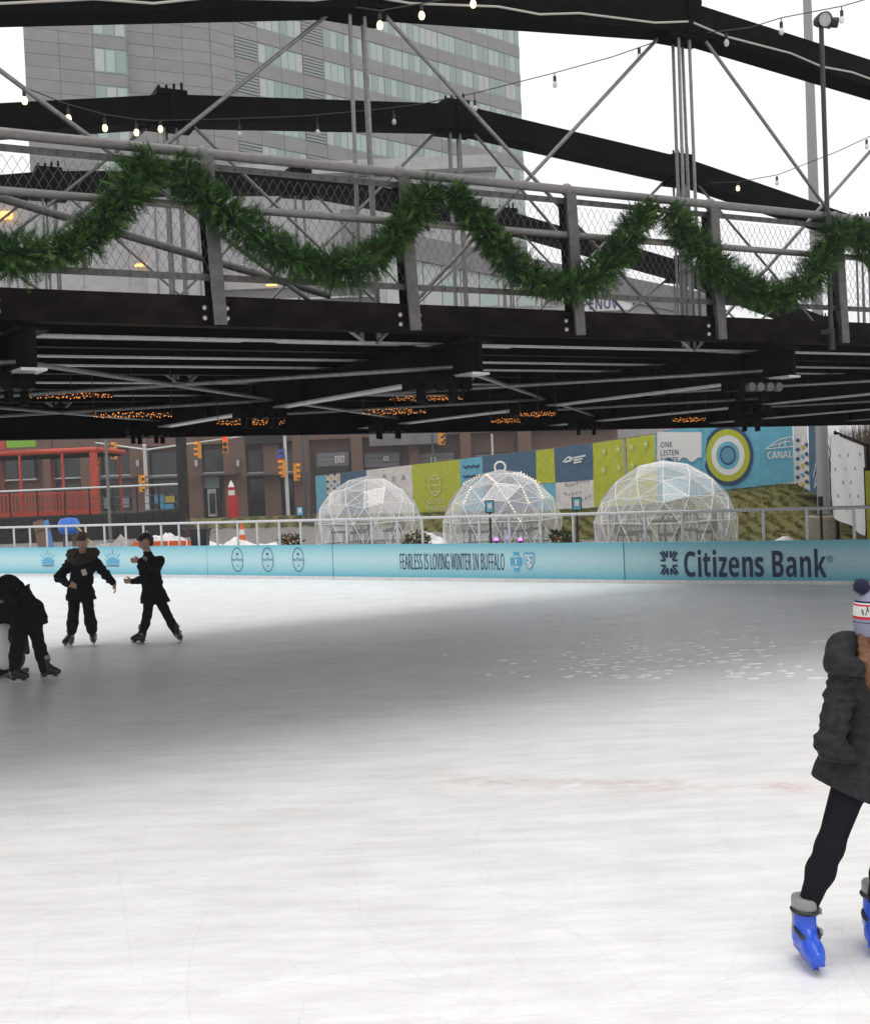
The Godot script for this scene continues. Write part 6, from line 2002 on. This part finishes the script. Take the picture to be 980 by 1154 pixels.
var figure_depth := 17.25
func make_people():
	# ---- skater with fur-collared coat
	var J := {}
	var P := func(x: float, y: float, off := 0.0) -> Vector3: return at_depth(x, y, figure_depth - off)
	var toward := Vector3(0.1, 0, 1).normalized()
	J = {head = P.call(93, 610, 0.08), neck = P.call(93.5, 626), chest = P.call(94, 640), waist = P.call(92, 654), pelvis = P.call(91, 668),
		shL = P.call(79, 635), elL = P.call(66.5, 651, 0.02), wrL = P.call(79, 659.5, 0.22), shR = P.call(109, 635), elR = P.call(119, 647.5, 0.04), wrR = P.call(128, 657.5, 0.18),
		hipL = P.call(84.5, 669), knL = P.call(83, 693, 0.05), anL = P.call(80.5, 717), hipR = P.call(98, 669), knR = P.call(101, 693, 0.05), anR = P.call(105, 717),
		handL = Vector3(1, -0.1, 0.35), thumbL = Vector3(0.2, 1, 0.2), handR = Vector3(0.35, -1, 0.2), thumbR = Vector3(0.3, 0.2, 1), hem = P.call(91, 676)}
	J.footL = Vector3(J.anL.x - 0.01, 0, J.anL.z + 0.02); J.footR = Vector3(J.anR.x + 0.02, 0, J.anR.z + 0.02)
	J.toeL = Vector3(-0.25, 0, 1).normalized(); J.toeR = Vector3(0.3, 0, 1).normalized()
	var far := {cell = 0.018, head_cell = 0.009, hand_cell = 0.006, curlL = 0.5, curlR = 0.45, seed = 3, leg = [0.1, 0.076, 0.078, 0.012], leg_end = 0.72, leg_wrinkle = 0.014, leg_mat = M.trouser_black, coat = 1.09, hem_r = 0.215, wrinkle = 0.024, coat_mat = M.coat_black, shell = M.boot_black, rear = M.boot_grey}
	var look := Vector3(0.05, -0.45, 0.9).normalized()
	var hup := Vector3(0, 0.9, 0.45).normalized()
	var t := person("skater in a long black coat with a dark fur collar, looking down", J, toward, look, hup, far)
	hair_cap(t, J.head, look, hup, M.hair_brown, 0.01)
	var nz := FastNoiseLite.new(); nz.seed = 8; nz.frequency = 16.0
	var mb := MB.new()
	var rg := []
	for i in 10:
		var a := TAU * i / 10.0
		rg.append(J.neck + Vector3(cos(a) * 0.175, 0.03 - 0.09 * maxf(sin(a), 0.0), 0.0 + sin(a) * 0.13))
	var bones := []
	for i in 10: bones.append([rg[i], rg[(i + 1) % 10], 0.075, 0.075])
	solid(mb, bones, 0.012, 0.03, [], nz, 0.035)
	part(t, "fur_collar", mb, M.fur)
	mb = MB.new(); mb.box(P.call(95, 645, 0.24), Vector3(0.075, 0.095, 0.006), Basis(Vector3.BACK, 0.25)); part(t, "pass_card", mb, M.tag_white)
	# ---- skater beside, turned to him
	figure_depth = 17.2
	J = {head = P.call(164, 611, 0.02), neck = P.call(167, 625), chest = P.call(169, 640), waist = P.call(171, 655), pelvis = P.call(173, 670),
		shL = P.call(161, 634, 0.1), elL = P.call(163, 653, 0.2), wrL = P.call(149.5, 655, 0.3), shR = P.call(180, 632, -0.05), elR = P.call(172, 646, 0.24), wrR = P.call(158, 632, 0.3),
		hipL = P.call(169, 671, 0.05), knL = P.call(166, 694, 0.1), anL = P.call(161, 716), hipR = P.call(178, 671), knR = P.call(189, 694, 0.05), anR = P.call(200, 716),
		handL = Vector3(-1, 0.05, 0.1), thumbL = Vector3(0, 1, 0.2), handR = Vector3(-1, 0.1, 0.1), thumbR = Vector3(0, 1, 0), hem = P.call(173, 679)}
	J.footL = Vector3(J.anL.x - 0.02, 0, J.anL.z + 0.02); J.footR = Vector3(J.anR.x + 0.05, 0, J.anR.z)
	J.toeL = Vector3(-0.6, 0, 0.8).normalized(); J.toeR = Vector3(0.35, 0, 0.9).normalized()
	var f2 := far.duplicate()
	f2.leg = [0.095, 0.066, 0.05, 0.003]; f2.leg_end = 0.9; f2.seed = 5; f2.hem_r = 0.17; f2.coat = 1.08; f2.curlL = 0.7; f2.rear = M.boot_black
	look = Vector3(-0.8, -0.35, 0.5).normalized(); hup = (Vector3.UP - look * look.y).normalized()
	t = person("skater in a plain black jacket with dark hair, legs spread, hands raised", J, Vector3(-0.55, 0, 0.83).normalized(), look, hup, f2)
	hair_cap(t, J.head, look, hup, M.hair_dark, 0.009, 1.03)
	mb = MB.new(); mb.box(P.call(163, 630.5, 0.22), Vector3(0.07, 0.09, 0.02), Basis(Vector3.BACK, -0.4)); part(t, "collar_scarf", mb, M.boot_grey)
	# ---- man bending over the skating aid
	figure_depth = 14.1
	J = {head = P.call(2, 668, 0.05), neck = P.call(10, 660), chest = P.call(18, 668), waist = P.call(27, 684), pelvis = P.call(35, 700),
		shL = P.call(10, 668, -0.18), elL = P.call(6, 690, -0.24), wrL = P.call(-6, 697, -0.3), shR = P.call(14, 672, 0.2), elR = P.call(12, 695, 0.26), wrR = P.call(-6, 699, 0.3),
		hipL = P.call(27, 703, 0.1), knL = P.call(19, 731, 0.14), anL = P.call(16, 755, 0.1), hipR = P.call(39, 703, -0.08), knR = P.call(45, 730, -0.1), anR = P.call(51, 755, -0.1),
		handL = Vector3(-1, -0.5, 0), thumbL = Vector3(-0.3, 1, 0), handR = Vector3(-1, -0.5, 0), thumbR = Vector3(-0.3, 1, 0), hem = P.call(36, 708)}
	J.footL = Vector3(J.anL.x, 0, J.anL.z); J.footR = Vector3(J.anR.x, 0, J.anR.z)
	J.toeL = Vector3(1, 0, 0.25).normalized(); J.toeR = Vector3(1, 0, 0.1).normalized()
	var f3 := far.duplicate()
	f3.leg = [0.1, 0.072, 0.068, 0.004]; f3.leg_end = 0.95; f3.seed = 9; f3.hem_r = 0.19; f3.coat = 1.25; f3.wrinkle = 0.02
	f3.hem_n = Vector3(0.25, -0.97, 0).normalized()
	f3.extra = [[P.call(14, 656), P.call(30, 655), 0.13, 0.05], [P.call(8, 657), P.call(16, 655), 0.15, 0.14], [P.call(36, 688), P.call(40, 698), 0.16, 0.15]]
	look = Vector3(-0.85, -0.5, 0.15).normalized(); hup = Vector3(-0.5, 0.86, 0).normalized()
	t = person("skater in a bulky black coat bending over the penguin skating aid", J, Vector3(-0.9, 0, 0.4).normalized(), look, hup, f3)
	mb = MB.new()
	solid(mb, [[J.head + hup * 0.03, J.head + hup * 0.02 - look * 0.06, 0.135, 0.14], [J.head - look * 0.08, J.neck, 0.13, 0.13], [J.neck, J.chest.lerp(J.neck, 0.4), 0.14, 0.15]], 0.014, 0.04, [[J.head + look * 0.05, look]], nz, 0.012)
	part(t, "hood", mb, M.coat_black)
	# ---- penguin-shaped skating aid
	var c := at_depth(12, 764, 14.6); c.y = 0
	t = thing("skating_aid", "black and white penguin shaped plastic skating aid beside the bending skater", "skating aid", c)
	mb = MB.new()
	solid(mb, [[c + Vector3(0, 0.22, 0), c + Vector3(0, 0.5, 0), 0.2, 0.19], [c + Vector3(0, 0.5, 0), c + Vector3(0, 0.78, 0), 0.17, 0.12], [c + Vector3(0, 0.86, 0.02), c + Vector3(0, 0.9, 0.02), 0.125, 0.12], [c + Vector3(-0.2, 0.62, 0), c + Vector3(-0.27, 0.3, 0.05), 0.05, 0.035], [c + Vector3(0.2, 0.62, 0), c + Vector3(0.26, 0.3, 0.05), 0.05, 0.035]], 0.016, 0.05)
	part(t, "penguin_body", mb, M.black)
	mb = MB.new(); solid(mb, [[c + Vector3(0, 0.22, 0.075), c + Vector3(0, 0.6, 0.085), 0.15, 0.11]], 0.014, 0.02); part(t, "penguin_belly", mb, M.white_plastic)
	mb = MB.new(); solid(mb, [[c + Vector3(0, 0.88, 0.12), c + Vector3(0, 0.86, 0.2), 0.04, 0.012]], 0.008, 0.01); part(t, "beak", mb, M.orange)
	for e in [-1.0, 1.0]:
		mb = MB.new(); mb.ball(c + Vector3(0.05 * e, 0.93, 0.125), Vector3.ONE * 0.018, 8, 6); part(t, "eye", mb, M.white_plastic)
		mb = MB.new(); mb.bar(c + Vector3(0.13 * e, 0.03, -0.22), c + Vector3(0.13 * e, 0.03, 0.3), 0.08, 0.05); part(t, "runner", mb, M.black)
		mb = MB.new(); mb.rod(c + Vector3(0.1 * e, 0.9, 0), c + Vector3(0.26 * e, 0.92, -0.05), 0.018, 8); part(t, "handle", mb, M.black)
	# ---- woman gliding past at the right edge
	figure_depth = 5.12
	J = {head = P.call(993, 706, 0.0), neck = P.call(991, 742), chest = P.call(989, 778, -0.01), waist = P.call(986, 822), pelvis = P.call(982, 868),
		shL = P.call(951, 766), elL = P.call(934, 840, 0.1), wrL = P.call(964, 858, 0.04), shR = P.call(1030, 764), elR = P.call(1050, 838, -0.02), wrR = P.call(1046, 892, 0.16),
		hipL = P.call(960, 876), knL = P.call(934, 955, 0.06), anL = P.call(906, 1030, 0.0), hipR = P.call(1000, 876), knR = P.call(1002, 965, 0.08), anR = P.call(985, 1022, -0.15),
		handL = Vector3(0.75, -0.5, 0.3), thumbL = Vector3(0.3, 0.6, 0.7), handR = Vector3(0.05, -1, 0.3), thumbR = Vector3(-0.3, 0.2, 1), hem = P.call(955, 893)}
	J.footL = Vector3(J.anL.x - 0.012, 0, J.anL.z); J.footR = Vector3(J.anR.x - 0.01, 0, J.anR.z)
	J.toeL = Vector3(0.02, 0, 1).normalized(); J.toeR = Vector3(-0.35, 0, 0.95).normalized()
	var w := {cell = 0.011, head_cell = 0.006, hand_cell = 0.0045, curlL = 0.35, curlR = 0.4, seed = 21, leg = [0.082, 0.058, 0.041, 0.005], leg_end = 1.0, leg_wrinkle = 0.0015, leg_mat = M.legging, coat = 0.98, hem_r = 0.17, wrinkle = 0.013, wrinkle_freq = 7.0, coat_mat = M.coat_grey, shell = M.boot_blue, rear = M.boot_grey}
	w.hem_n = Vector3(-0.42, -0.9, 0).normalized()
	w.extra = [[P.call(950, 830, -0.06), P.call(936, 876, -0.03), 0.08, 0.09]]
	look = Vector3(0.25, -0.05, 0.95).normalized(); hup = Vector3(0.02, 1, 0.02).normalized()
	t = person("skater in a dark grey jacket, striped knitted bobble hat and blue skates", J, Vector3(0.15, 0, 0.98).normalized(), look, hup, w)
	nz = FastNoiseLite.new(); nz.seed = 14; nz.frequency = 9.0
	mb = MB.new()
	# hood lying back round the neck, pleats of the quilted sleeve
	solid(mb, [[P.call(952, 733, -0.06), P.call(944, 745, 0.02), 0.085, 0.06], [P.call(944, 748, 0.03), P.call(962, 752, 0.09), 0.055, 0.05], [P.call(952, 733, -0.08), P.call(990, 730, -0.13), 0.085, 0.09], [P.call(990, 730, -0.13), P.call(1032, 735, -0.06), 0.09, 0.075], [P.call(1034, 742, 0.0), P.call(1018, 756, 0.09), 0.06, 0.05]], 0.011, 0.04, [], nz, 0.014)
	part(t, "hood", mb, M.coat_grey)
	mb = MB.new(); mb.sweep([J.neck + Vector3(0.02, -0.03, 0.14), J.chest + Vector3(0.025, 0, 0.165), J.waist + Vector3(0.03, 0, 0.16), J.pelvis + Vector3(0.035, -0.02, 0.165)], 0.006, 6); part(t, "zip", mb, M.black)
	# long hair
	mb = MB.new()
	var nh := FastNoiseLite.new(); nh.seed = 4; nh.frequency = 25.0
	var hb := []
	for e in [-1.0, 1.0]:
		hb.append([J.head + Vector3(0.075 * e, 0.0, 0.0), J.head + Vector3(0.1 * e, -0.16, 0.05), 0.035, 0.034]); hb.append([J.head + Vector3(0.1 * e, -0.16, 0.05), J.head + Vector3(0.085 * e, -0.3, 0.12), 0.034, 0.016])
	hb.append([J.head + Vector3(0, 0.0, -0.06), J.head + Vector3(0, -0.12, -0.07), 0.085, 0.06])
	solid(mb, hb, 0.008, 0.03, [], nh, 0.01)
	part(t, "hair", mb, M.hair_long)
	# knitted hat in bands, bobble
	var hc: Vector3 = J.head + Vector3(0, 0.0, -0.01)
	var bs := Basis(Vector3.FORWARD, -0.03)
	var cone := [[-0.035, 0.113], [-0.02, 0.118], [0.028, 0.121], [0.032, 0.121], [0.045, 0.1205], [0.05, 0.12], [0.058, 0.12], [0.105, 0.115], [0.113, 0.112], [0.12, 0.11], [0.128, 0.106], [0.15, 0.092], [0.17, 0.068], [0.183, 0.035], [0.187, 0.0]]
	var bands := [[0, 2, M.knit, "hat_cuff"], [2, 3, M.knit_navy, "hat_stripe"], [3, 4, M.knit, "hat_cuff"], [4, 6, M.knit_red, "hat_stripe"], [6, 7, M.knit_white, "hat_band"], [7, 8, M.knit_red, "hat_stripe"], [8, 9, M.knit_white, "hat_band"], [9, 10, M.knit_navy, "hat_stripe"], [10, 14, M.knit, "hat_crown"]]
	for b in bands:
		mb = MB.new()
		var pr := []
		for i in range(b[0], b[1] + 1): pr.append(Vector2(cone[i][1], cone[i][0]))
		mb.lathe(hc, pr, 40, bs)
		part(t, b[3], mb, b[2])
	mb = MB.new()
	for k in 7:
		var a := PI * 0.62 + k * 0.11
		var p: Vector3 = hc + Vector3(cos(a) * 0.121, 0.08 + 0.01 * sin(k * 2.0), sin(a) * 0.121)
		mb.bar(p - Vector3.UP * 0.012, p + Vector3(0.006 * (1 if k % 2 else -1), 0.014, 0), 0.004, 0.004)
	part(t, "hat_print", mb, M.knit_navy)
	mb = MB.new()
	var r := RandomNumberGenerator.new(); r.seed = 44
	var pc: Vector3 = P.call(970, 661, 0.0)
	for i in 700:
		var o := Vector3(r.randf_range(-1, 1), r.randf_range(-1, 1), r.randf_range(-1, 1)).normalized()
		var s := o.cross(Vector3(r.randf_range(-1, 1), r.randf_range(-1, 1), 0.3)).normalized() * 0.003
		mb.tri(pc - s, pc + s, pc + o * r.randf_range(0.036, 0.05))
	mb.ball(pc, Vector3.ONE * 0.036, 12, 8)
	part(t, "bobble", mb, M.knit_navy)
	# yarn neck that ties the bobble to the crown
	mb = MB.new(); mb.rod(pc, hc + Vector3(-0.02, 0.17, 0), 0.015, 8); part(t, "bobble_tie", mb, M.knit_navy)
